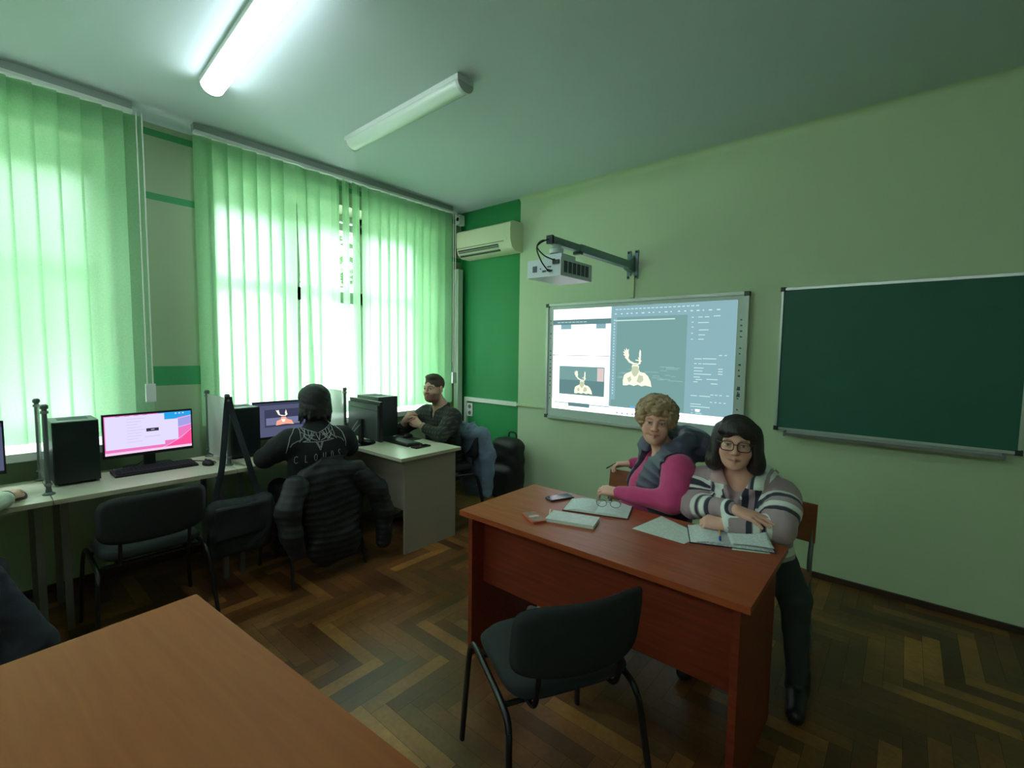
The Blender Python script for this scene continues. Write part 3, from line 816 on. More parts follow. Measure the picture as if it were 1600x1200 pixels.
o = obj('cable', tube(NB(), smooth_path([(-.02, .031, .19), (.03, .095, .10), (.12, .11, .03), (.2, .06, .012)]), .004, 8), CABM, m3, smooth=True)
bm.free()

KEYM = mat('black keycaps', srgb(34,38,42), .45)
def keyboard(loc, rot, w, d, label):
    t = thing('keyboard', label, 'keyboard', loc, rot)
    bm = NB(); prism(bm, [(-d/2, 0), (d/2, 0), (d/2, .022), (-d/2, .012)], 'x', -w/2, w/2)
    obj('body', bm, BLKP, t, bevel=.004)
    bm = NB(); nx, ny = 20, 5
    for i in range(nx):
        for j in range(ny):
            x = -w/2+.012+(w-.024)*(i+.5)/nx; y = -d/2+.012+(d-.024)*(j+.5)/ny
            z = .012+.010*(y+d/2)/d
            a, b = (w-.024)/nx*.44, (d-.024)/ny*.43
            bx(bm, (x-a, y-b, z), (x+a, y+b, z+.006))
    k = obj('keys', bm, KEYM, t); k['kind'] = 'stuff'
    return t
keyboard((-3.655, .772, .75), HP, .43, .165, 'black keyboard under the pink and blue screen')
keyboard((-3.27, 2.385, .75), math.radians(180-2), .44, .15, "black keyboard on the bearded man's desk")
def mouse(loc, rot, label, colm=BLKP):
    t = thing('computer_mouse', label, 'mouse', loc, rot)
    bm = NB(); bmesh.ops.create_uvsphere(bm, u_segments=20, v_segments=12, radius=1)
    for v in bm.verts:
        z = v.co.z
        v.co = (v.co.x*.030*(1-.12*v.co.y), v.co.y*.052, max(z, -.25)*.030+.0075)
    obj('shell', bm, colm, t, smooth=True)
    bm = NB(); tube(bm, [(-.003, .026, .033), (.003, .026, .033)], .007, 12); obj('wheel', bm, mat('wheel grey', srgb(70,74,76), .5), t)
    return t
mouse((-3.55, 1.035, .75), HP+.2, 'black mouse next to the keyboard under the pink screen')
mouse((-3.465, .155, .75), HP, 'mouse under the hand at the left edge', mat('grey mouse', srgb(80,86,86), .4))
mouse((-3.38, 2.555, .752), math.radians(185), "black mouse on the pad in front of the bearded man")
o = obj('mouse_pad', (lambda b: prism(b, rrect(-3.52, 2.47, -3.24, 2.605, .02), 'z', .7502, .753))(NB()), mat('dark mouse pad', srgb(40,46,50), .6)); tag(o, 'dark mouse pad on the far edge of the end desk', 'mouse pad')
def loose_cable(pts, label, m_=None, r=.003):
    o = obj('cable', tube(NB(), smooth_path(pts), r, 8), m_ or BLKP, smooth=True); tag(o, label, 'cable')
loose_cable([(-3.74, .60, .753), (-3.78, .66, .757), (-3.79, .75, .80), (-3.78, .80, .87)], 'thin black cable running up behind the pink and blue screen')
loose_cable([(-3.55, 1.08, .756), (-3.62, 1.09, .753), (-3.72, 1.02, .753), (-3.80, .95, .753), (-3.82, .86, .753)], 'thin mouse cable behind the mouse on the desk')

# ================================================================== phones and papers
def phone(loc, rot, w, l, label, body, screen=None, glare=False):
    t = thing('phone', label, 'phone', loc, rot)
    bm = NB(); prism(bm, rrect(-w/2, -l/2, w/2, l/2, .011), 'z', 0, .0095); obj('body', bm, body, t, bevel=.002)
    bm = NB(); prism(bm, rrect(-w/2+.004, -l/2+.006, w/2-.004, l/2-.006, .008), 'z', .0094, .0101); obj('display' if screen else 'back_cover', bm, screen or body, t)
    return t, l, w
DISP = mat('black glass display', srgb(20,24,28), .06)
ph, _, _ = phone((-1.395, 2.06, .75), math.radians(-22), .072, .15, 'black phone lying screen up near the open notebook', mat('grey phone frame', srgb(70,74,78), .3, metal=.4), DISP)
ph, _, _ = phone((-1.315, 1.727, .75), math.radians(62), .070, .135, 'phone in an orange-red case at the front edge of the desk', mat('orange red case', srgb(196,84,58), .4), mat('patterned case back', srgb(150,110,100), .35, noise=.5, nscale=60))
bm = NB(); prism(bm, rrect(-.025, -.012, .025, .012, .008), 'z', .0101, .0112); obj('camera_bump', bm, mat('pale camera ring', srgb(205,190,185), .3), ph)
phone((-2.985, 2.385, .75), math.radians(2), .075, .16, "black phone on the right end of the bearded man's desk", BLKP, DISP)

def paper_material(name, base, ink, scale):
    M = bpy.data.materials.new(name); M.use_nodes = True
    nt = M.node_tree; b = nt.nodes['Principled BSDF']; L = nt.links
    tc = nt.nodes.new('ShaderNodeTexCoord'); sp = nt.nodes.new('ShaderNodeSeparateXYZ'); L.new(tc.outputs['Object'], sp.inputs[0])
    mt = nt.nodes.new('ShaderNodeMath'); mt.operation = 'MULTIPLY'; mt.inputs[1].default_value = 1/scale; L.new(sp.outputs['Y'], mt.inputs[0])
    fr = nt.nodes.new('ShaderNodeMath'); fr.operation = 'FRACT'; L.new(mt.outputs[0], fr.inputs[0])
    lt = nt.nodes.new('ShaderNodeMath'); lt.operation = 'LESS_THAN'; lt.inputs[1].default_value = .4; L.new(fr.outputs[0], lt.inputs[0])
    n = nt.nodes.new('ShaderNodeTexNoise'); n.inputs['Scale'].default_value = 90; L.new(tc.outputs['Object'], n.inputs['Vector'])
    gt = nt.nodes.new('ShaderNodeMath'); gt.operation = 'GREATER_THAN'; gt.inputs[1].default_value = .47; L.new(n.outputs['Fac'], gt.inputs[0])
    mu = nt.nodes.new('ShaderNodeMath'); mu.operation = 'MULTIPLY'; L.new(lt.outputs[0], mu.inputs[0]); L.new(gt.outputs[0], mu.inputs[1])
    mx = nt.nodes.new('ShaderNodeMix'); mx.data_type = 'RGBA'; mx.inputs['A'].default_value = (*base, 1); mx.inputs['B'].default_value = (*ink, 1)
    L.new(mu.outputs[0], mx.inputs['Factor']); L.new(mx.outputs['Result'], b.inputs['Base Color']); b.inputs['Roughness'].default_value = .7
    return M
INKP = paper_material('handwritten page', srgb(226,234,232), srgb(196,206,216), .0085)
PRINTP = paper_material('printed sheet', srgb(222,232,226), srgb(198,206,204), .011)
PAGEM = mat('blank page edges', srgb(225,230,226), .7)
COVER = mat('dark brown notebook cover', srgb(70,40,36), .5)
NAVY = mat('navy notebook cover', srgb(28,34,66), .5)
def open_book(loc, rot, w, d, label, cover, curl=0.0, tilt_right=0.0):
    """open notebook; pages bulge to the spine at x=0"""
    t = thing('notebook', label, 'notebook', loc, rot)
    obj('cover', box((-w/2-.004, -d/2-.003, 0), (w/2+.006, d/2+.003, .004)), cover, t, bevel=.0015)
    for s in (-1, 1):
        bm = NB(); n = 10; top = []
        prof = []
        for i in range(n+1):
            f = i/n
            z = .004+.012*math.sin(math.pi*min(1, f*1.15+.02))**.5*.9+.002
            prof.append((s*f*w/2, z))
        poly = [(0, .004)] + prof + [(s*w/2, .004)]
        if s < 0: poly = poly[::-1]
        prism(bm, poly, 'y', -d/2, d/2)
        obj('pages', bm, INKP if True else PAGEM, t, smooth=True)
    if curl:
        bm = NB(); rows = 8; cols = 10; g = []
        for i in range(rows+1):
            r = []
            for j in range(cols+1):
                f = j/cols; gy = i/rows
                z = .018+curl*(f**1.6)*(gy**1.5)+.004*math.sin(f*3)
                r.append(bm.verts.new((f*w/2*(1-.10*gy*f), -d/2+d*gy, z)))
            g.append(r)
        for i in range(rows):
            for j in range(cols): bm.faces.new((g[i][j], g[i][j+1], g[i+1][j+1], g[i+1][j]))
        lf = obj('loose_page', bm, INKP, t, smooth=True, auto=False)
        md = lf.modifiers.new('thickness', 'SOLIDIFY'); md.thickness = .0006
    return t
open_book((-1.155, 2.055, .75), math.radians(19), .315, .19, 'open notebook with reading glasses on its pages', COVER)
open_book((-.545, 2.10, .75), math.radians(23), .315, .20, 'open notebook with a raised page in front of the woman in glasses', NAVY, curl=.075)
t = thing('notebook', 'closed pale patterned notebook lying nearest the orange-red phone', 'notebook', (-1.158, 1.823, .75), math.radians(17))
obj('cover', box((-.115, -.062, 0), (.115, .062, .004)), mat('cream cover', srgb(215,218,205), .5), t, bevel=.001)
obj('pages', box((-.112, -.06, .004), (.112, .06, .013)), PAGEM, t)
obj('front_cover', box((-.115, -.062, .013), (.115, .062, .0155)), mat('floral print cover', srgb(205,214,212), .4, noise=.28, nscale=38), t, bevel=.001)
def pen(loc, a, b, label, m1, m2=None, r=.0042):
    t = thing('pen', label, 'pen', (0, 0, 0))
    A, B = Vector(a), Vector(b); d = (B-A)
    obj('barrel', tube(NB(), [A, A+d*.70], r, 10), m1, t, smooth=True)
    obj('cap', tube(NB(), [A+d*.70, A+d*.97, B], [r*1.15, r*1.15, r*.5], 10), m2 or m1, t, smooth=True)
    return t
pen(0, (-1.318, 1.868, .7553), (-1.238, 1.742, .7553), 'white pen beside the closed patterned notebook', mat('ivory pen', srgb(226,226,200), .4))
pen(0, (-.585, 2.115, .7765), (-.548, 1.995, .7745), 'yellow pen with blue cap on the open notebook', mat('yellow pen', srgb(205,160,90), .4), mat('blue cap', srgb(50,64,170), .4))
bm = NB(); poly = [(-.9, 1.93), (-.683, 1.91), (-.672, 2.02), (-.70, 2.155), (-.881, 2.165)]
poly = [(-.905, 1.925), (-.668, 1.915), (-.632, 2.06), (-.87, 2.17)]
prism(bm, poly, 'z', .7502, .7512); o = obj('sheet_of_paper', bm, PRINTP); tag(o, 'printed sheet of paper left of the notebook with the raised page', 'paper')
bm = NB(); prism(bm, [(-.50,1.99),(-.372,2.05),(-.43,2.16),(-.52,2.12)], 'z', .7505, .7515); o = obj('sheet_of_paper', bm, mat('pale green paper', srgb(205,226,200), .7)); tag(o, 'pale green slip sticking out under the notebook with the raised page', 'paper')
# reading glasses lying on the notebook
t = thing('reading_glasses', 'reading glasses lying on the open notebook near the pink sleeve', 'glasses', (-1.105, 2.115, .772), math.radians(28))
t.rotation_euler = (math.radians(-4), 0, math.radians(205)); t.location = (-1.10, 2.06, .7675)
GM = mat('thin metal spectacle frame', srgb(90,90,86), .3, metal=.7)
for s in (-1, 1):
    bm = NB(); pts = [(s*.034+.025*math.cos(a), .0, .021+.019*math.sin(a)) for a in [2*math.pi*k/24 for k in range(24)]]
    tube(bm, pts, .0014, 6, closed=True); obj('rim', bm, GM, t, smooth=True)
    bm = NB(); tube(bm, [(s*.061, 0, .026), (s*.062, -.06, .016), (s*.055, -.12, .002)], .0016, 6); obj('temple', bm, GM, t, smooth=True)
bm = NB(); tube(bm, smooth_path([(-.009, 0, .026), (0, .002, .030), (.009, 0, .026)]), .0014, 6); obj('bridge', bm, GM, t, smooth=True)

# ================================================================== chairs
def office_chair():
    t = thing('office_chair', '-', 'chair', group='black fabric office chairs')
    # local: faces +y, seat centre at origin
    bm = NB()
    bmesh.ops.create_grid(bm, x_segments=14, y_segments=14, size=.5)
    top = []
    o = NB(); n = 14
    def surf(fn, bm, n=16):
        g = [[bm.verts.new(fn(i/n, j/n)) for j in range(n+1)] for i in range(n+1)]
        for i in range(n):
            for j in range(n): bm.faces.new((g[i][j], g[i+1][j], g[i+1][j+1], g[i][j+1]))
        return g
    bm.free(); o.free()
    def cushion(w, d, th, crown, fnpos, name, m_):
        bm = NB(); n = 18
        def sq(u, v):
            a, b = 2*u-1, 2*v-1
            p = 5.0
            k = (abs(a)**p+abs(b)**p)**(1/p); mxx = max(abs(a), abs(b))
            s = mxx/k if k > 1e-9 else 1
            return a*s*w/2, b*s*d/2, mxx
        gt = []; gb = []
        for i in range(n+1):
            rt_, rb = [], []
            for j in range(n+1):
                x, y, mxx = sq(i/n, j/n)
                e = (1-max(0, (mxx-.8)/.2)**2.2)**.5 if mxx < 1 else 0
                rt_.append(bm.verts.new(fnpos(x, y, th/2*e+crown*(1-mxx*mxx)*e)))
                rb.append(bm.verts.new(fnpos(x, y, -th/2*e)) if mxx < 1 else rt_[-1])
            gt.append(rt_); gb.append(rb)
        for i in range(n):
            for j in range(n):
                bm.faces.new((gt[i][j], gt[i+1][j], gt[i+1][j+1], gt[i][j+1]))
                f = [gb[i][j], gb[i][j+1], gb[i+1][j+1], gb[i+1][j]]
                try: bm.faces.new(f)
                except Exception: pass
        return obj(name, bm, m_, t, smooth=True, auto=False)
    cushion(.455, .42, .055, .012, lambda x, y, z: (x, y, .468+z-.03*max(0, y-.12)), 'seat', FABR)
    cushion(.475, .26, .045, .004, lambda x, y, z: (x, -.235-.05*(y+.15)/.3*1.0+.055*(x/.22)**2-z, .665+y), 'backrest', FABR)
    for s in (-1, 1):
        x = s*.235
        pts = smooth_path([(s*.262, .245, 0), (s*.245, .215, .34), (s*.237, .20, .405), (s*.233, .16, .425), (s*.232, 0, .418), (s*.233, -.15, .405), (s*.238, -.195, .37), (s*.245, -.215, .30), (s*.262, -.275, 0)], 6)
        k = len(pts)
        i1 = 12; i2 = len(pts)-13
        obj('leg', tube(NB(), pts[:i1+1], .0, 12, flat=(.010, .0165, (0, 1, 0.01))), BLKM, t, smooth=True)
        obj('leg', tube(NB(), pts[i2:], .0, 12, flat=(.010, .0165, (0, 1, 0.01))), BLKM, t, smooth=True)
        obj('side_rail', tube(NB(), pts[i1:i2+1], .0115, 12), BLKM, t, smooth=True)
        up = smooth_path([(s*.15, -.10, .415), (s*.15, -.175, .422), (s*.15, -.208, .48), (s*.15, -.222, .62)], 5)
        obj('back_support', tube(NB(), up, .009, 10), BLKM, t, smooth=True)
    obj('cross_rail', tube(NB(), [(-.232, .12, .413), (.232, .12, .413)], .009, 10), BLKM, t, smooth=True)
    obj('cross_rail', tube(NB(), [(-.232, -.12, .405), (.232, -.12, .405)], .009, 10), BLKM, t, smooth=True)
    return t
ch = office_chair()
ch.location = (-.93, 1.335, 0); ch.rotation_euler = (0, 0, math.radians(62)); ch['label'] = 'black fabric chair standing in front of the cherry desk'
dup(ch, (-3.20, .62, 0), math.radians(90), 'empty black chair pushed up to the pink and blue screen')
dup(ch, (-3.185, 1.56, 0), math.radians(90), 'black chair of the student, hung with the black puffer jacket').scale = (1, 1, .91)
dup(ch, (-3.23, 2.86, 0), math.radians(172), 'black chair of the bearded man, hung with the denim jacket')
dup(ch, (-2.70, -.16, 0), math.radians(90), 'black chair at the left edge, hung with a dark coat')

def school_chair(loc, rot, label):
    t = thing('school_chair', label, 'chair', loc, rot, 'plywood school chairs')
    # faces +y
    def ply(name, w, z0, z1, y, bow, lean):
        bm = NB(); n = 10; g = []
        for i in range(n+1):
            u = (i/n-.5)*w
            yy = y-bow*(1-(2*i/n-1)**2)
            g.append([bm.verts.new((u, yy+dy-lean*(z-z0), z)) for z, dy in ((z0, 0), (z1, 0), (z1, .011), (z0, .011))])
        for i in range(n):
            for k in range(4): bm.faces.new((g[i][k], g[i][(k+1) % 4], g[i+1][(k+1) % 4], g[i+1][k]))
        bm.faces.new(g[0]); bm.faces.new(g[-1])
        return obj(name, bm, PLYW, t, bevel=.002)
    ply('backrest', .40, .60, .79, -.185, .02, .15)
    bm = NB(); prism(bm, rrect(-.20, -.18, .20, .20, .05), 'z', .445, .457); obj('seat', bm, PLYW, t, bevel=.003)
    for s in (-1, 1):
        obj('leg', tube(NB(), smooth_path([(s*.20, .19, 0), (s*.18, .15, .43)], 2), .0115, 10), LEGM, t, smooth=True)
        obj('leg', tube(NB(), smooth_path([(s*.20, -.24, 0), (s*.185, -.16, .44), (s*.185, -.19, .62), (s*.185, -.218, .78)], 4), .0115, 10), LEGM, t, smooth=True)
        obj('side_rail', tube(NB(), [(s*.18, .15, .433), (s*.185, -.16, .433)], .010, 8), LEGM, t, smooth=True)
    return t
school_chair((-1.225, 2.48, 0), math.pi, 'brown plywood chair of the woman in the pink sweater')
school_chair((-.50, 2.55, 0), math.pi, 'brown plywood chair of the woman in glasses')
# ================================================================== soft-body sculpting: signed distance fields meshed by surface nets
def V3(*a): return np.array(a if len(a) > 1 else a[0], dtype=np.float64)
def nrm(v): v = V3(v); return v/np.linalg.norm(v)

class Field:
    def __init__(s, xs, ys, zs):
        s.ax = [np.asarray(a, np.float32) for a in (xs, ys, zs)]
        s.F = np.full([len(a) for a in s.ax], .06, np.float32)
    def _sub(s, lo, hi):
        sl = []
        for a, l, h in zip(s.ax, lo, hi):
            i0 = max(0, int(np.searchsorted(a, l))-1); i1 = min(len(a), int(np.searchsorted(a, h))+1)
            if i1-i0 < 1: return None, None
            sl.append(slice(i0, i1))
        X, Y, Z = np.meshgrid(s.ax[0][sl[0]], s.ax[1][sl[1]], s.ax[2][sl[2]], indexing='ij')
        return tuple(sl), np.stack([X, Y, Z], -1)
    def add(s, prim, k=.02, mode='u'):
        fn, lo, hi = prim
        mg = k+.03
        sl, P = s._sub(lo-mg, hi+mg)
        if sl is None: return
        d = fn(P).astype(np.float32); f = s.F[sl]
        if mode == 'u':
            h = np.clip(.5+.5*(f-d)/k, 0, 1); r = f*(1-h)+d*h-k*h*(1-h)
        elif mode == 's':                     # smooth subtraction
            h = np.clip(.5-.5*(f+d)/k, 0, 1); r = f*(1-h)-d*h+k*h*(1-h)
        s.F[sl] = r
    def warp(s, fn):
        X, Y, Z = np.meshgrid(*s.ax, indexing='ij'); P = np.stack([X, Y, Z], -1)
        near = np.abs(s.F) < .04
        s.F[near] += fn(P[near]).astype(np.float32)
    def mesh(s):
        F, (xs, ys, zs) = s.F, s.ax
        S = F < 0
        c = np.zeros([n-1 for n in F.shape], np.int8)
        offs = [(i, j, k) for i in (0, 1) for j in (0, 1) for k in (0, 1)]
        def sh(A, o): return A[o[0]:A.shape[0]-1+o[0], o[1]:A.shape[1]-1+o[1], o[2]:A.shape[2]-1+o[2]]
        for o in offs: c += sh(S, o)
        act = (c > 0) & (c < 8)
        I = np.argwhere(act)
        idx = np.full(c.shape, -1, np.int32); idx[act] = np.arange(len(I))
        acc = np.zeros((len(I), 3)); cnt = np.zeros(len(I))
        def val(o): return F[I[:, 0]+o[0], I[:, 1]+o[1], I[:, 2]+o[2]].astype(np.float64)
        def pos(o): return np.stack([xs[I[:, 0]+o[0]], ys[I[:, 1]+o[1]], zs[I[:, 2]+o[2]]], 1).astype(np.float64)
        for a in offs:
            for ax in range(3):
                if a[ax] == 1: continue
                b = list(a); b[ax] = 1
                va, vb = val(a), val(b)
                m_ = (va < 0) != (vb < 0)
                t = np.where(m_, va/np.where(m_, va-vb, 1), 0)
                p = pos(a)*(1-t)[:, None]+pos(b)*t[:, None]
                acc[m_] += p[m_]; cnt[m_] += 1
        V = acc/cnt[:, None]
        quads = []
        for ax in range(3):
            o0 = [slice(None)]*3; o1 = [slice(None)]*3
            o0[ax] = slice(0, -1); o1[ax] = slice(1, None)
            A, B = S[tuple(o0)], S[tuple(o1)]
            E = np.argwhere(A != B)
            u, v = [(1, 2), (2, 0), (0, 1)][ax]
            ok = (E[:, u] > 0) & (E[:, v] > 0) & (E[:, u] < F.shape[u]-1) & (E[:, v] < F.shape[v]-1)
            E = E[ok]
            sgn = A[E[:, 0], E[:, 1], E[:, 2]]
            def cell(du, dv):
                q = E.copy(); q[:, u] -= du; q[:, v] -= dv
                return idx[q[:, 0], q[:, 1], q[:, 2]]
            Q = np.stack([cell(1, 1), cell(0, 1), cell(0, 0), cell(1, 0)], 1)
            Q[~sgn] = Q[~sgn][:, ::-1]
            quads.append(Q)
        return V, np.concatenate(quads)

def axis(lo, hi, step, fine=(), fstep=None):
    """grid coordinates from lo to hi; finer inside the given intervals"""
    out = [lo]; x = lo
    while x < hi:
        st = step
        for a, b in fine:
            if a-.012 <= x <= b+.012: st = fstep
        x += st; out.append(x)
    return np.array(out)

def cap(a, b, ra, rb=None):
    a, b = V3(a), V3(b); rb = ra if rb is None else rb
    R = max(ra, rb); d = b-a; L2 = max(d@d, 1e-9)
    def fn(P):
        q = P-a; t = np.clip((q@d)/L2, 0, 1)
        return np.linalg.norm(q-t[..., None]*d, axis=-1)-(ra+(rb-ra)*t)
    return fn, np.minimum(a, b)-R, np.maximum(a, b)+R

def ell(c, r, M=None):
    """ellipsoid; columns of M are its axes"""
    c, r = V3(c), V3(r); M = np.eye(3) if M is None else np.asarray(M)
    def fn(P):
        q = (P-c)@M
        k0 = np.linalg.norm(q/r, axis=-1); k1 = np.linalg.norm(q/(r*r), axis=-1)
        return np.where(k1 > 1e-9, k0*(k0-1)/np.maximum(k1, 1e-9), -r.min())
    e = np.sqrt(((M*r)**2).sum(1))
    return fn, c-e, c+e

def rbox(c, h, r, M=None):
    c, h = V3(c), V3(h); M = np.eye(3) if M is None else np.asarray(M)
    def fn(P):
        q = np.abs((P-c)@M)-(h-r)
        return np.linalg.norm(np.maximum(q, 0), axis=-1)+np.minimum(q.max(-1), 0)-r
    e = (np.abs(M)*h).sum(1)
    return fn, c-e, c+e

def ecap(a, b, side, ra, rb, fa, fb):
    """capsule with an elliptic section: widths ra, rb along SIDE; depth scaled by fa, fb"""
    a, b, side = V3(a), V3(b), nrm(side); d = b-a; L2 = d@d; dn = d/np.sqrt(L2)
    side = nrm(side-dn*(side@dn)); up = np.cross(dn, side); R = max(ra, rb)*1.05
    def fn(P):
        q = P-a; t = np.clip((q@d)/L2, 0, 1); o = q-t[..., None]*d
        r = ra+(rb-ra)*t; f = fa+(fb-fa)*t
        w = o@side; h = (o@up)/f; l = o@dn
        return (np.sqrt(w*w+h*h+l*l)-r)*np.minimum(1, f)
    return fn, np.minimum(a, b)-R, np.maximum(a, b)+R

def rotm(yaw=0, pitch=0, roll=0):
    """columns: right, forward, up; yaw=0 faces +y, positive turns left; pitch>0 looks up; roll>0 tips to the person's right"""
    cy, sy = math.cos(yaw), math.sin(yaw); cp, sp = math.cos(pitch), math.sin(pitch); cr, sr = math.cos(roll), math.sin(roll)
    Rz = np.array([[cy, -sy, 0], [sy, cy, 0], [0, 0, 1]]); Rx = np.array([[1, 0, 0], [0, cp, -sp], [0, sp, cp]]); Ry = np.array([[cr, 0, sr], [0, 1, 0], [-sr, 0, cr]])
    return Rz@Rx@Ry

class Frame:
    def __init__(s, o, M, k=1.0): s.o, s.M, s.k = V3(o), np.asarray(M), k
    def p(s, *a): return s.o+s.M@(V3(*a)*s.k)
    def cap(s, a, b, ra, rb=None): return cap(s.p(a), s.p(b), ra*s.k, None if rb is None else rb*s.k)
    def ell(s, c, r, M=None): return ell(s.p(c), V3(r)*s.k, s.M if M is None else s.M@M)
    def loc(s, P): return ((P-s.o)@s.M)/s.k

def head(F, H, male=False, full=1.0, smile=0.0):
    A = F.add; e, c = H.ell, H.cap
    A(e((0, -.015, .037), (.075, .095, .083)), .01)                    # skull
    A(e((0, .016, -.035), (.063*full, .072, .078)), .03)               # face
    A(e((0, .040, -.078), (.044*full, .042, .036)), .025)              # jaw
    A(e((0, .066, -.096), (.024 if not male else .028, .019, .017)), .02)   # chin
    for s in (-1, 1):
        A(e((s*.036*full, .056, -.038), (.026, .024, .026)), .02)      # cheek
        A(c((s*.012, .083, .021), (s*.046, .066, .018), .011, .009), .014)  # brow
    for s in (-1, 1):
        A(e((s*.032, .090, .002), (.020, .016, .0135)), .012, 's')     # eye socket
    for s in (-1, 1):
        A(e((s*.032, .0725, .001), (.0135, .0135, .012)), .003)        # eyeball
        A(c((s*.021, .0835, .0085), (s*.044, .0785, .0075), .0035), .004)   # upper lid
        A(c((s*.022, .083, -.0075), (s*.043, .0785, -.0065), .003), .004)   # lower lid
    A(c((0, .084, .012), (0, .106, -.028), .0085, .0105), .012)        # nose
    A(e((0, .106, -.031), (.0115, .0115, .0095)), .007)
    for s in (-1, 1): A(e((s*.0125, .094, -.034), (.0085, .0105, .0075)), .006)
    for s in (-1, 1):
        w = .025+.005*smile; zz = -.066+.006*smile
        A(c((0, .0905, -.0612), (s*w, .0755, zz), .0048, .003), .007)  # upper lip
        A(c((0, .0900, -.0712), (s*w*.95, .0755, zz-.001), .0054, .003), .007)
        A(c((0, .0975, -.066), (s*(w+.003), .079, zz+.001), .0016, .0014), .003, 's')
        A(e((s*.077, -.012, -.004), (.010, .019, .031)), .006)         # ear
        A(e((s*.084, -.006, .002), (.005, .010, .016)), .004, 's')
        if smile: A(c((s*.022, .094, -.040), (s*.037, .080, -.066), .003), .008, 's')

def hand(F, w, d, back, thumb_side, curl, spread=.10, k=1.0, thumb=(.5, .35), lens=None):
    """w wrist, d finger direction, back = normal of the back of the hand, thumb_side = +1/-1 along cross(d, back); curl per joint in rad"""
    d, back = nrm(d), V3(back); back = nrm(back-d*(back@d)); side = np.cross(d, back)*thumb_side   # points to the thumb
    w = V3(w); A = F.add
    Lf = lens or (.070, .078, .072, .058)
    base = []
    for i in range(4):                                               # index .. little
        o = (1.5-i)*.0195*k
        kn = w+d*(.088-.006*abs(i-1.2))*k+side*o+back*(.004-.002*abs(i-1.3))*k
        A(cap(w+d*.012*k+side*o*.62, kn, .0145*k, .0112*k), .012*k)
        base.append((kn, o))
    A(ell(w+d*.045*k-back*.004*k, (.030*k, .042*k, .0155*k), np.stack([side, d, back], 1)), .012*k)
    for i, (kn, o) in enumerate(base):
        cu = curl[i] if isinstance(curl[0], (list, tuple)) else curl
        ang = 0; p = kn; L_ = Lf[i]*k
        sd = nrm(d+side*spread*(1.5-i)*.6)
        rs = (.0098, .0090, .0082, .0070)
        for j, fr in enumerate((.44, .31, .25)):
            ang += cu[j]
            dv = sd*math.cos(ang)-back*math.sin(ang)
            q = p+dv*L_*fr
            A(cap(p, q, rs[j]*k*(.92 if i == 3 else 1), rs[j+1]*k*(.92 if i == 3 else 1)), .0035*k)
            p = q
    t0 = w+d*.020*k+side*.024*k-back*.006*k
    a, b = thumb
    v1 = nrm(d*math.cos(a)+side*math.sin(a)-back*.25); t1 = t0+v1*.042*k
    v2 = nrm(d*math.cos(a-b)+side*math.sin(a-b)-back*.25); t2 = t1+v2*.031*k
    v3 = nrm(d*math.cos(a-1.6*b)+side*math.sin(a-1.6*b)-back*.25); t3 = t2+v3*.026*k
    A(cap(t0, t1, .0150*k, .0112*k), .012*k); A(cap(t1, t2, .0108*k, .0098*k), .004*k); A(cap(t2, t3, .0098*k, .0080*k), .003*k)

def to_obj(name, VQ, material, parent, colfn=None, lo_smooth=True):
    V, Q = VQ
    me = bpy.data.meshes.new(name)
    me.vertices.add(len(V)); me.vertices.foreach_set('co', V.astype(np.float32).ravel())
    me.loops.add(Q.size); me.loops.foreach_set('vertex_index', Q.astype(np.int32).ravel())
    me.polygons.add(len(Q)); me.polygons.foreach_set('loop_start', np.arange(0, Q.size, 4, dtype=np.int32))
    me.polygons.foreach_set('loop_total', np.full(len(Q), 4, np.int32))
    me.polygons.foreach_set('use_smooth', np.ones(len(Q), bool))
    me.update(calc_edges=True); me.validate()
    me.materials.append(material)
    if colfn is not None:
        C = np.ones((len(V), 4), np.float32); cc = colfn(V); C[:, :cc.shape[1]] = cc
        at = me.color_attributes.new('tint', 'FLOAT_COLOR', 'POINT'); at.data.foreach_set('color', C.ravel())
    o = bpy.data.objects.new(name, me)
    return link(o, parent)

def tint_mat(name, rough=.55, bump=0.0, bscale=200, spec=.4, sss=0.0, sheen=0.0):
    if name in MATS: return MATS[name]
    M = mat(name, (.5, .5, .5), rough, bump=bump, bscale=bscale, spec=spec, sheen=sheen)
    nt = M.node_tree; b = nt.nodes['Principled BSDF']
    a = nt.nodes.new('ShaderNodeVertexColor'); a.layer_name = 'tint'
    nt.links.new(a.outputs['Color'], b.inputs['Base Color'])
    if sss: b.inputs['Subsurface Weight'].default_value = sss; b.inputs['Subsurface Radius'].default_value = (.012, .005, .003)
    return M

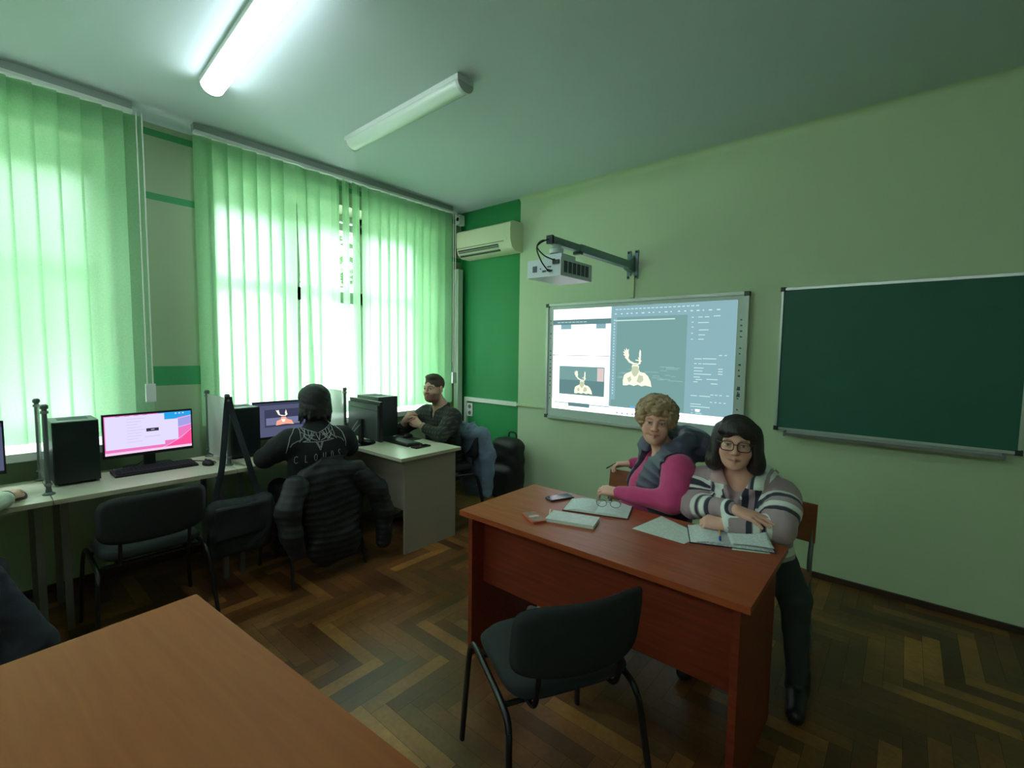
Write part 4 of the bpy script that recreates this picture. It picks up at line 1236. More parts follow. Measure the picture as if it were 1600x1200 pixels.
def sm(x, a, b):
    t = np.clip((x-a)/(b-a), 0, 1); return t*t*(3-2*t)
def mixc(C, c, w): return C*(1-w[:, None])+np.array(c)*w[:, None]
def face_tint(H, skin, lips, brow, eye, beard=None, lipw=1.0, blush=None, smile=0.0):
    skin, lips, brow, eye = [np.array(srgb(*c)) for c in (skin, lips, brow, eye)]
    def fn(V):
        L = H.loc(V); C = np.tile(skin, (len(V), 1))
        near = (np.abs(L) < .2).all(1)
        x, y, z = np.abs(L[:, 0]), L[:, 1], L[:, 2]
        if blush: C = mixc(C, srgb(*blush), near*np.exp(-((x-.040)/.02)**2-((z+.035)/.02)**2)*(y > .03)*.6)
        if beard:
            zz = sm(-z, .028, .05)*sm(y, -.035, .005)*(1-sm(-z, .15, .16))
            mo = np.exp(-((x)/.028)**4-((z+.050)/.010)**2)
            cheek = 1-sm(z+.9*np.maximum(0, x-.04), -.055, -.03)
            w = np.clip(zz*np.maximum(cheek, sm(x, .045, .058)), 0, 1)*.85
            w = np.maximum(w, mo*.75*(y > .05))
            C = mixc(C, srgb(*beard), near*np.clip(w, 0, 1))
        lw = np.exp(-(x/(.0265+.005*smile))**4-((z+.0655-(.04+.18*smile)*x)/(.0095*lipw*np.clip(1-12*x, .4, 1)))**4)*(y > .06)
        C = mixc(C, lips, near*lw*.6)
        C = mixc(C, srgb(120, 66, 58), near*np.exp(-(x/(.027+.005*smile))**6-((z+.066-(.04+.18*smile)*x)/.0022)**2)*(y > .06)*.7)
        bz = .0235-.0035*((x-.032)/.018)**2
        C = mixc(C, brow, near*np.exp(-((x-.032)/.0175)**6-((z-bz)/.0042)**2)*(y > .05)*.8)
        ex = np.exp(-((x-.032)/.0125)**4-((z-.001)/.0052)**4)*(y > .06)
        C = mixc(C, srgb(205, 200, 192), near*ex*.8)
        C = mixc(C, eye, near*np.exp(-((x-.032)/.0058)**4-((z-.001)/.0058)**4)*(y > .06))
        C = mixc(C, srgb(45, 32, 28), near*np.exp(-((x-.032)/.0145)**6-((z-.0068)/.0022)**2)*(y > .06)*.8)
        C = mixc(C, srgb(60, 30, 26), near*np.exp(-((x-.009)/.0035)**2-((z+.0395)/.0028)**2)*(y > .07)*.7)
        return C
    return fn
SKIN = tint_mat('skin', .5, bump=.03, bscale=350, sss=.08)

def wrinkle(amp, f, seed=0):
    r = np.random.RandomState(seed); K = r.normal(size=(5, 3))*f; ph = r.uniform(0, 6.28, 5)
    def fn(P): return amp*sum(np.sin(P@K[i]+ph[i]+1.3*np.sin(P@K[(i+1) % 5]*.7)) for i in range(5))/5
    return fn
# ================================================================== the woman in the pink sweater
def woman_pink():
    t = thing('person', 'woman with curly blond hair in a pink sweater and grey hooded vest, pen in hand', 'person', (0, 0, 0))
    H = Frame((-1.03, 2.44, 1.165), rotm(math.radians(180+22), math.radians(3), math.radians(-5)), 1.0)
    neckb = V3(-1.0, 2.505, 1.0)
    ls, le, lw_ = V3(-.875, 2.385, .935), V3(-.865, 2.262, .800), V3(-1.150, 2.245, .792)     # nearest arm, on the desk
    rs, re, rw = V3(-1.10, 2.64, .915), V3(-1.12, 2.86, .845), V3(-1.305, 2.715, .838)        # far arm, over the chair back
    pel = V3(-1.05, 2.55, .56); chest = V3(-1.0, 2.52, .86)
    side = nrm(ls-rs)
    # skin: head, neck, torso core, arms with hands, as one surface
    fx = [(-1.14, -.92), (-1.26, -1.13), (-1.42, -1.28)]; fy = [(2.33, 2.55), (2.18, 2.3), (2.62, 2.78)]; fz = [(.755, .87), (1.03, 1.29)]
    F = Field(axis(-1.46, -.74, .009, fx, .0031), axis(2.12, 2.95, .009, fy, .0031), axis(.40, 1.30, .010, fz, .0029))
    F.add(cap(H.p(0, -.025, -.05), neckb, .050, .056), .02)
    head(F, H, smile=1.0, full=1.04)
    F.add(ecap(chest, pel, side, .13, .14, .7, .8), .03)
    F.add(cap(rs, ls, .055), .03)
    F.add(cap(neckb, chest, .06, .10), .03)
    for a, b, c in ((ls, le, lw_), (rs, re, rw)):
        F.add(cap(a, b, .045, .038), .02); F.add(cap(b, c, .036, .025), .015)
    d1 = nrm(V3(-1, .0, -.02))
    hand(F, lw_, d1, V3(.0, -.45, 1), 1, ((.35,.5,.3),(.4,.55,.35),(.45,.6,.4),(.5,.6,.4)), k=.92, thumb=(.35, .3))
    d2 = nrm(V3(-1, -.35, -.10))
    hand(F, rw, d2, V3(0, .1, 1), 1, ((.5,.6,.3),(.55,.65,.4),(.6,.7,.4),(.65,.7,.4)), k=.92, thumb=(.3, .3))
    body = to_obj('body', F.mesh(), SKIN, t, face_tint(H, (232, 178, 160), (202, 108, 108), (150, 115, 85), (70, 84, 84), blush=(230, 150, 138), smile=1.0))
    # pink sweater
    F = Field(axis(-1.36, -.72, .0065), axis(2.14, 2.95, .0065), axis(.44, 1.04, .0065))
    F.add(ecap(chest+V3(0, 0, -.02), pel, side, .170, .185, .76, .85), .03)
    F.add(ell(chest+V3(-.07, -.06, -.06), (.11, .10, .10)), .05)
    F.add(ell(pel+V3(-.05, -.05, .10), (.15, .15, .12)), .05)
    F.add(cap(rs, ls, .072, .078), .05)
    F.add(cap(neckb+V3(0, 0, -.06), chest, .085, .12), .04)
    F.add(cap(ls, (ls+le)/2+V3(.012, 0, 0), .080, .078), .035); F.add(cap((ls+le)/2+V3(.012, 0, 0), le+V3(.01, 0, .005), .078, .060), .03)
    F.add(cap(le, lw_+V3(.10, 0, .004), .060, .044), .03); F.add(cap(lw_+V3(.10, 0, .004), lw_+V3(.015, 0, .002), .044, .034), .015)
    F.add(cap(rs, re, .072, .058), .03); F.add(cap(re, rw+nrm(re-rw)*.02, .054, .037), .03)
    F.add(cap(H.p(0, -.01, -.06), neckb+V3(-.02, -.03, -.035), .058, .066), .015, 's')
    F.warp(wrinkle(.0045, 26, 3)); F.warp(wrinkle(.002, 70, 5))
    # keep the forearm off the desk
    F.add(rbox((-1.0, 2.0, .70), (.6, .18, .052), .002), .004, 's')
    sw = to_obj('sweater', F.mesh(), mat('bright pink knit', srgb(206, 66, 126), .85, noise=.06, nscale=30, bump=.12, bscale=260, sheen=.3), t)
    # quilted vest with a big hood
    F = Field(axis(-1.36, -.70, .006), axis(2.22, 2.86, .006), axis(.56, 1.21, .006))
    F.add(ecap(chest+V3(0, .01, 0), pel+V3(0, .01, .02), side, .196, .205, .80, .90), .03)
    F.add(ell(chest+V3(-.07, -.06, -.05), (.118, .110, .115)), .05)
    F.add(cap(rs-side*-.005, ls-side*.02, .096, .096), .05)
    # hood lying behind the neck and round its sides
    hc = neckb+V3(.0, .02, .05)
    fwd = V3(H.M[:, 1]); fwd[2] = 0; fwd = nrm(V3(-.55, -.83, 0))
    rgt = np.cross(fwd, V3(0, 0, 1))
    ring = []
    for k in range(9):
        a = math.radians(-118+k*29.5)                          # 0 = straight behind
        ring.append(hc+(-fwd*math.cos(a)*.118+rgt*math.sin(a)*.118)+V3(0, 0, -.030+.062*math.cos(a*.8)))
    for a, b in zip(ring, ring[1:]): F.add(cap(a, b, .050), .02)
    F.add(ell(hc-fwd*.145+V3(.03, 0, -.02), (.14, .085, .095), np.stack([nrm(rgt), nrm(-fwd), V3(0, 0, 1)], 1)), .03)
    F.add(cap(ring[0], chest+fwd*.10+rgt*.0+V3(0, 0, -.02), .042, .03), .03); F.add(cap(ring[-1], chest+fwd*.12+V3(0, 0, -.02), .042, .03), .03)
    # opening for the neck, the open front and the arm holes
    F.add(cap(H.p(0, .02, -.03), neckb+fwd*.02+V3(0, 0, -.03), .075, .068), .012, 's')
    fc = chest+fwd*.16
    F.add(rbox(fc+V3(0, 0, -.14)+rgt*.035, (.045, .16, .27), .01, np.stack([rgt, fwd, V3(0, 0, 1)], 1)), .01, 's')
    F.add(cap(ls+side*.012+V3(0, 0, .0), le+V3(.03, 0, 0), .092, .090), .012, 's')
    F.add(cap(rs-side*.02, re, .085, .07), .012, 's')
    F.warp(lambda P: .0045*np.abs(np.sin((P[:, 2]+.35*P[:, 0])*62))-.003)
    F.warp(wrinkle(.003, 40, 8))
    ve = to_obj('vest', F.mesh(), mat('slate quilted nylon', srgb(84, 86, 108), .42, noise=.08, nscale=20, spec=.5, bump=.1, bscale=90), t)
    zp = NB(); a = chest+fwd*.135-rgt*.012+V3(0, 0, .07); b = chest+fwd*.17-rgt*.010+V3(0, 0, -.10)
    tube(zp, [a, (a+b)/2+fwd*.01, b], .004, 8); obj('zip', zp, mat('grey zip', srgb(150, 158, 162), .35, metal=.6), ve, smooth=True)
    # skirt / trousers and shoes under the desk
    F = Field(axis(-1.75, -.78, .011), axis(1.80, 2.75, .011), axis(.0, .66, .011))
    hips = [pel+V3(-.02, -.07, -.04), pel+V3(.02, .07, -.04)]
    knees = [V3(-1.36, 2.22, .50), V3(-1.30, 2.36, .50)]; feet = [V3(-1.44, 2.10, .09), V3(-1.40, 2.30, .09)]
    F.add(ell(pel+V3(0, 0, -.03), (.185, .185, .13)), .03)
    for h, k, f in zip(hips, knees, feet):
        F.add(cap(h, k, .095, .068), .03); F.add(cap(k, f, .064, .045), .02)
    F.warp(wrinkle(.004, 30, 2))
    to_obj('trousers', F.mesh(), mat('dark navy trousers', srgb(34, 38, 50), .8, bump=.1, bscale=200), t)
    for f in feet:
        F = Field(axis(f[0]-.26, f[0]+.10, .007), axis(f[1]-.12, f[1]+.12, .007), axis(.0, .16, .007))
        F.add(cap(f+V3(.02, 0, -.055), f+V3(-.15, -.03, -.058), .038, .032), .02); F.add(cap(f, f+V3(0, 0, -.03), .046), .02)
        F.add(rbox(f+V3(-.07, -.01, -.128), (.3, .3, .038), .001), .004, 's')
        to_obj('shoe', F.mesh(), mat('pale grey shoe', srgb(168, 172, 172), .5), t)
    # curly hair
    F = Field(axis(-1.21, -.85, .0042), axis(2.26, 2.62, .0042), axis(1.07, 1.32, .0042))
    F.add(H.ell((0, -.022, .046), (.090, .103, .086)), .01)
    F.add(H.ell((0, -.055, -.01), (.088, .075, .085)), .02)
    r = random.Random(12)
    for k in range(420):
        th = r.uniform(0, 2*math.pi); ph = math.acos(r.uniform(-.55, 1))
        v = V3(math.sin(ph)*math.cos(th), math.sin(ph)*math.sin(th), math.cos(ph))
        p = V3(v[0]*.101, -.026+v[1]*.113, .042+v[2]*.100)
        if p[1] > .030 and p[2] < .058-.1*(abs(p[0]) > .06)*0: 
            if not (abs(p[0]) > .066 and p[2] > -.03): continue
        if p[2] < -.075: continue
        F.add(H.ell(p, V3(1, 1, 1)*r.uniform(.011, .022)), .007)
    F.add(H.ell((.0, .115, -.050), (.064, .07, .098)), .012, 's')
    F.warp(wrinkle(.0045, 190, 4)); F.warp(wrinkle(.0025, 420, 6))
    hair = to_obj('hair', F.mesh(), mat('curly ash blond hair', srgb(176, 146, 112), .65, noise=.28, nscale=60, bump=.5, bscale=180, sheen=.2), t)
    return rw, d2
rw, d2 = woman_pink()
pen(0, rw+d2*.02+V3(-.06, -.03, .0), rw+d2*.16+V3(.01, 0, -.030), 'dark pen held over the chair back by the woman in pink', mat('dark pen', srgb(50, 60, 56), .4), None, .0038)

# ================================================================== the woman in glasses
def plaid_material():
    M = mat('plaid fleece', (.5, .5, .5), .9, bump=.12, bscale=220, sheen=.2)
    nt = M.node_tree; L = nt.links; b = nt.nodes['Principled BSDF']
    MAU, WHI, NAV, GRY, PNK = [srgb(*c) for c in ((172, 150, 156), (226, 230, 226), (50, 56, 70), (128, 118, 124), (204, 166, 170))]
    vc = nt.nodes.new('ShaderNodeVertexColor'); vc.layer_name = 'tint'
    sp = nt.nodes.new('ShaderNodeSeparateColor'); L.new(vc.outputs['Color'], sp.inputs[0])
    def ramp(src, bands, base):
        r = nt.nodes.new('ShaderNodeValToRGB'); r.color_ramp.interpolation = 'CONSTANT'; cr = r.color_ramp
        stops = [(0.0, base)]
        for a_, b_, c_ in bands: stops += [(a_, c_), (b_, base)]
        out = []
        for p_, c_ in stops:
            if out and abs(out[-1][0]-p_) < 1e-4: out[-1] = (p_, c_)
            else: out.append((p_, c_))
        cr.elements[0].position = 0; cr.elements[0].color = (*base, 1); cr.elements[1].position = out[1][0]; cr.elements[1].color = (*out[1][1], 1)
        for p_, c_ in out[2:]:
            e = cr.elements.new(p_); e.color = (*c_, 1)
        L.new(src, r.inputs['Fac']); return r.outputs['Color']
    k = 1/.6
    arm = ramp(sp.outputs[0], [(a_*k, b_*k, c_) for a_, b_, c_ in ((.070,.088,WHI),(.090,.106,NAV),(.112,.130,WHI),(.134,.160,NAV),(.245,.268,WHI),(.272,.290,NAV),(.296,.322,WHI),(.326,.350,NAV),(.415,.435,WHI),(.438,.452,NAV))], MAU)
    f = lambda v: (v+.25)/.5
    tor = ramp(sp.outputs[1], [(f(a_), f(b_), c_) for a_, b_, c_ in ((-.165,-.150,WHI),(-.150,-.138,GRY),(-.138,-.122,WHI),(-.114,-.100,NAV),(-.096,-.052,WHI),(.030,.058,NAV),(.082,.132,NAV),(.140,.165,WHI))], MAU)
    hood = ramp(sp.outputs[1], [(f(a_), f(b_), c_) for a_, b_, c_ in ((-.17,-.15,NAV),(-.12,-.07,PNK),(-.07,-.03,PNK),(.03,.05,WHI),(.06,.075,NAV),(.075,.115,WHI),(.13,.15,WHI))], MAU)
    tc = nt.nodes.new('ShaderNodeTexCoord'); xy = nt.nodes.new('ShaderNodeSeparateXYZ'); L.new(tc.outputs['Object'], xy.inputs[0])
    mr = nt.nodes.new('ShaderNodeMapRange'); mr.inputs['From Min'].default_value = .5; mr.inputs['From Max'].default_value = 1.0; L.new(xy.outputs['Z'], mr.inputs['Value'])
    def band(lo, hi, src, col):
        c1 = nt.nodes.new('ShaderNodeMath'); c1.operation = 'GREATER_THAN'; c1.inputs[1].default_value = lo; L.new(xy.outputs['Z'], c1.inputs[0])
        c2 = nt.nodes.new('ShaderNodeMath'); c2.operation = 'LESS_THAN'; c2.inputs[1].default_value = hi; L.new(xy.outputs['Z'], c2.inputs[0])
        m_ = nt.nodes.new('ShaderNodeMath'); m_.operation = 'MULTIPLY'; L.new(c1.outputs[0], m_.inputs[0]); L.new(c2.outputs[0], m_.inputs[1])
        x_ = nt.nodes.new('ShaderNodeMix'); x_.data_type = 'RGBA'; L.new(m_.outputs[0], x_.inputs['Factor']); L.new(src, x_.inputs['A']); x_.inputs['B'].default_value = (*col, 1)
        return x_.outputs['Result']
    tor = band(.735, .765, tor, NAV); tor = band(.60, .64, tor, WHI)
    def pick(src, A, B):
        c = nt.nodes.new('ShaderNodeMath'); c.operation = 'GREATER_THAN'; c.inputs[1].default_value = .5; L.new(src, c.inputs[0])
        x_ = nt.nodes.new('ShaderNodeMix'); x_.data_type = 'RGBA'; L.new(c.outputs[0], x_.inputs['Factor']); L.new(A, x_.inputs['A']); L.new(B, x_.inputs['B']); return x_.outputs['Result']
    L.new(pick(sp.outputs[2], pick(vc.outputs['Alpha'], tor, hood), arm), b.inputs['Base Color'])
    return M
def woman_plaid():
    t = thing('person', 'woman with a dark bob and glasses in a plaid hoodie, arms folded on the desk', 'person', (0, 0, 0))
    H = Frame((-.590, 2.335, 1.128), rotm(math.radians(180+13), math.radians(1), math.radians(-2)), 1.02)
    neckb = V3(-.575, 2.40, .965)
    ls, le, lw_ = V3(-.415, 2.415, .885), V3(-.375, 2.235, .800), V3(-.568, 2.135, .795)
    rs, re, rw = V3(-.745, 2.43, .885), V3(-.765, 2.285, .800), V3(-.540, 2.178, .858)
    chest, pel = V3(-.575, 2.44, .80), V3(-.55, 2.53, .54)
    side = V3(1, 0, 0)
    fx = [(-.70, -.38)]; fy = [(2.09, 2.25), (2.24, 2.46)]; fz = [(.76, .87), (.99, 1.25)]
    F = Field(axis(-.90, -.24, .009, fx, .0031), axis(2.02, 2.70, .009, fy, .0031), axis(.40, 1.27, .010, fz, .0029))
    F.add(cap(H.p(0, -.025, -.05), neckb, .051, .058), .02)
    head(F, H, full=1.07)
    F.add(ecap(chest, pel, side, .13, .14, .7, .8), .03); F.add(cap(rs, ls, .05), .03); F.add(cap(neckb, chest, .07, .10), .04)
    for a, b, c in ((ls, le, lw_), (rs, re, rw)):
        F.add(cap(a, b, .042, .036), .02); F.add(cap(b, c, .034, .025), .015)
    dl = nrm(V3(-1, -.05, -.02)); dr = nrm(V3(1, -.10, -.14))
    hand(F, lw_, dl, V3(.05, -.5, 1), 1, ((.75,.9,.5),(.8,.95,.5),(.8,.95,.5),(.85,.9,.5)), k=.95, thumb=(.25, .3))
    hand(F, rw, dr, V3(.1, -.22, 1), -1, ((.10,.15,.1),(.08,.15,.1),(.1,.18,.1),(.16,.2,.12)), k=.95, spread=.16, thumb=(.3, .2))
    to_obj('body', F.mesh(), SKIN, t, face_tint(H, (230, 176, 156), (190, 100, 100), (70, 52, 44), (60, 60, 54), blush=(222, 146, 132)))
    # plaid hoodie
    F = Field(axis(-.92, -.20, .0055), axis(2.06, 2.76, .0055), axis(.47, 1.10, .0055))
    F.add(ecap(chest+V3(0, 0, .0), pel, side, .188, .205, .70, .80), .03)
    F.add(ell(chest+V3(0, -.085, -.03), (.155, .09, .10)), .05)
    F.add(cap(rs, ls, .078), .05); F.add(cap(neckb+V3(0, .02, -.05), chest, .09, .13), .04)
    ml, mr = (ls+le)/2+V3(.010, -.01, .01), (rs+re)/2+V3(-.008, 0, .005)
    F.add(cap(ls, ml, .082, .073), .04); F.add(cap(ml, le, .073, .060), .03); F.add(cap(le, lw_+nrm(le-lw_)*.10, .058, .046), .03); F.add(cap(lw_+nrm(le-lw_)*.10, lw_+nrm(le-lw_)*.02, .048, .040), .02)
    F.add(cap(rs, mr, .082, .073), .04); F.add(cap(mr, re, .073, .058), .03); F.add(cap(re, rw+nrm(re-rw)*.03, .060, .040), .03)
    # hood lying on the shoulders, collar flaps beside the neck
    hc = neckb+V3(0, .01, .0)
    ring = [hc+V3(.110*math.sin(a), .098*math.cos(a)-.012, .012*math.cos(a)-.012*abs(math.sin(a))) for a in [math.radians(-128+32*k) for k in range(9)]]
    for i, (a, b) in enumerate(zip(ring, ring[1:])): F.add(cap(a, b, .036+.012*(i >= 4 and i <= 6)), .018)
    F.add(ell(hc+V3(.0, .135, -.03), (.15, .07, .075)), .03)
    F.add(cap(ring[0], chest+V3(-.02, -.145, .085), .030, .018), .02); F.add(cap(ring[-1], chest+V3(.02, -.145, .085), .030, .018), .02)
    F.add(cap(H.p(0, .0, -.05), neckb+V3(0, -.02, -.01), .068, .066), .01, 's')
    F.add(cap(neckb+V3(0, -.06, .0), chest+V3(0, -.165, .075), .052, .016), .012, 's')
    F.warp(wrinkle(.0045, 28, 11)); F.warp(wrinkle(.002, 75, 12))
    F.add(rbox((-.6, 1.98, .70), (.6, .2, .052), .002), .004, 's')
    segs = [(ls, ml), (ml, le), (le, lw_), (rs, mr), (mr, re), (re, rw)]
    def coords(V):
        """sleeve length, chest position and region of every vertex; the shader draws the woven bands from them"""
        D = []; T = []
        for a, b in segs:
            d = b-a; tt = np.clip(((V-a)@d)/(d@d), 0, 1); D.append(np.linalg.norm(V-a-tt[:, None]*d, axis=1)); T.append(tt*np.linalg.norm(d))
        D = np.stack(D, 1); T = np.stack(T, 1)
        cum = [0, np.linalg.norm(ml-ls), np.linalg.norm(ml-ls)+np.linalg.norm(le-ml)]
        wgt = np.exp(-(D/.03)**2)+1e-9; wgt /= wgt.sum(1)[:, None]
        s = ((T+np.array(cum+cum))*wgt).sum(1)
        dt = ecap(chest+V3(0, 0, .04), pel, side, .165, .19, .74, .80)[0](V)
        arm = np.clip(.5+(dt-(D.min(1)-.070))/.03, 0, 1)
        return np.stack([s/.6, (V[:, 0]+.575+.25)/.5, arm, np.clip(.5+(V[:, 2]-.930-.25*np.abs(V[:, 0]+.575)*0)/.03, 0, 1)], 1)
    hd = to_obj('hoodie', F.mesh(), plaid_material(), t, coords)
    zp = NB(); tube(zp, [chest+V3(0, -.168, .06), chest+V3(.0, -.180, .0), chest+V3(.004, -.176, -.06)], .0035, 8); obj('zip', zp, mat('dark zip', srgb(34, 36, 44), .4), hd, smooth=True)
    bm = NB(); bx(bm, tuple(chest+V3(-.003, -.176, -.02)), tuple(chest+V3(.003, -.170, .01))); obj('zip_pull', bm, mat('silver zip pull', srgb(220, 222, 222), .25, metal=.8), hd, bevel=.002)
    # watch on the near wrist
    wp = lw_+nrm(le-lw_)*.004
    bm = NB(); u, v = frame_for(le-lw_); tube(bm, [wp+V3(*(u*.030*math.cos(a)))+V3(*(v*.030*math.sin(a))) for a in [2*math.pi*k/20 for k in range(20)]], 0, 8, flat=(.0065, .0018, (0, 0, 1)), closed=True)
    obj('watch_strap', bm, mat('dark strap', srgb(36, 38, 46), .5), t, smooth=True)
    # trousers, the near leg beside the desk
    F = Field(axis(-.86, -.10, .009), axis(2.08, 2.76, .009), axis(.02, .66, .009))
    F.add(ell(pel+V3(0, 0, -.02), (.205, .185, .12)), .03)
    kl, fl = V3(-.318, 2.335, .470), V3(-.292, 2.35, .10); kr, fr = V3(-.68, 2.24, .48), V3(-.70, 2.30, .10)
    F.add(cap(pel+V3(.12, 0, -.02), kl, .092, .066), .03); F.add(cap(kl, fl, .060, .044), .02)
    F.add(cap(pel+V3(-.10, 0, -.02), kr, .100, .075), .03); F.add(cap(kr, fr, .070, .050), .02)
    F.warp(wrinkle(.005, 28, 21))
    to_obj('trousers', F.mesh(), mat('dark grey jersey', srgb(48, 56, 54), .85, bump=.1, bscale=200), t)
    for f, sx in ((fl, .02), (fr, -.02)):
        F = Field(axis(f[0]-.10, f[0]+.12, .006), axis(f[1]-.26, f[1]+.10, .006), axis(.0, .19, .006))
        F.add(cap(f+V3(0, .01, -.055), f+V3(sx, -.16, -.062), .042, .036), .02); F.add(cap(f+V3(0, .01, .03), f+V3(0, .01, -.04), .050), .02)
        F.add(rbox(f+V3(0, -.07, -.138), (.3, .3, .038), .001), .004, 's')
        to_obj('shoe', F.mesh(), mat('black shoe', srgb(24, 28, 28), .45), t)
    # bob haircut with a fringe
    F = Field(axis(-.80, -.38, .0042), axis(2.18, 2.53, .0042), axis(.96, 1.28, .0042))
    F.add(H.ell((0, -.020, .042), (.090, .108, .088)), .01)
    for s in (-1, 1):
        F.add(H.ell((s*.080, -.022, -.030), (.034, .072, .105)), .03)
        F.add(H.ell((s*.090, -.022, -.092), (.038, .062, .050)), .03)
    F.add(H.ell((0, -.075, -.045), (.088, .055, .105)), .03)
    F.add(H.ell((0, .115, -.055), (.066, .085, .108)), .010, 's')             # the face stays free
    F.add(H.ell((0, -.01, -.165), (.09, .12, .045)), .02, 's')
    for k in range(24):                                                        # fringe in strands swept to one side
        x = -.070+.140*k/23
        top_ = lambda xx, yy: (xx, yy, .042+.088*math.sqrt(max(.05, 1-(xx/.090)**2-((yy+.020)/.108)**2))-.004)
        p1, p2 = top_(x*.55+.014, .015), top_(x*.85+.006, .058)
        p3 = (x*1.02, .094-abs(x)*.55, .062-.018*max(0, -x/.07)-.006*max(0, x/.07))
        F.add(H.cap(p1, p2, .008, .010), .012); F.add(H.cap(p2, p3, .010, .0075), .012)
    F.warp(lambda P: .0008*np.sin((P[:, 0]*1.0+.6*P[:, 1])*520+3*np.sin(P[:, 2]*30)))
    F.warp(wrinkle(.003, 50, 14))
    F.add(cap(H.p(.10, -.07, -.075), H.p(.145, -.085, -.088), .005, .002), .01)
    to_obj('hair', F.mesh(), mat('dark brown hair', srgb(42, 34, 34), .42, noise=.25, nscale=90, bump=.3, bscale=140, spec=.5), t)
    # glasses
    g = obj('glasses_frame', glasses_bm(H), mat('dark tortoise frame', srgb(62, 40, 36), .3), t, smooth=True)
    for s in (-1, 1):
        bm = NB(); pts = lens_outline(s); f = bm.faces.new([bm.verts.new(H.p(p[0], .1065-abs(p[0])*.10, p[1])) for p in pts]); 
        obj('lens', bm, LENSM, g)
def lens_outline(s, n=28):
    out = []
    for k in range(n):
        a = 2*math.pi*k/n; ca, sa = math.cos(a), math.sin(a); e = .55
        out.append((s*.034+.0265*math.copysign(abs(ca)**e, ca), -.001+.0205*math.copysign(abs(sa)**e, sa)))
    return out
def glasses_bm(H):
    bm = NB()
    for s in (-1, 1):
        tube(bm, [H.p(p[0], .1065-abs(p[0])*.10, p[1]) for p in lens_outline(s)], .0021, 6, closed=True)
        tube(bm, [H.p(s*.060, .1005, .012), H.p(s*.076, .085, .012), H.p(s*.083, .0, .010), H.p(s*.082, -.02, .0)], .0021, 6)
    tube(bm, [H.p(-.009, .1065, .006), H.p(0, .109, .008), H.p(.009, .1065, .006)], .0021, 6)
    return bm
LENSM = plexi('spectacle lens', (.94, .96, .96), .05, .05)
woman_plaid()
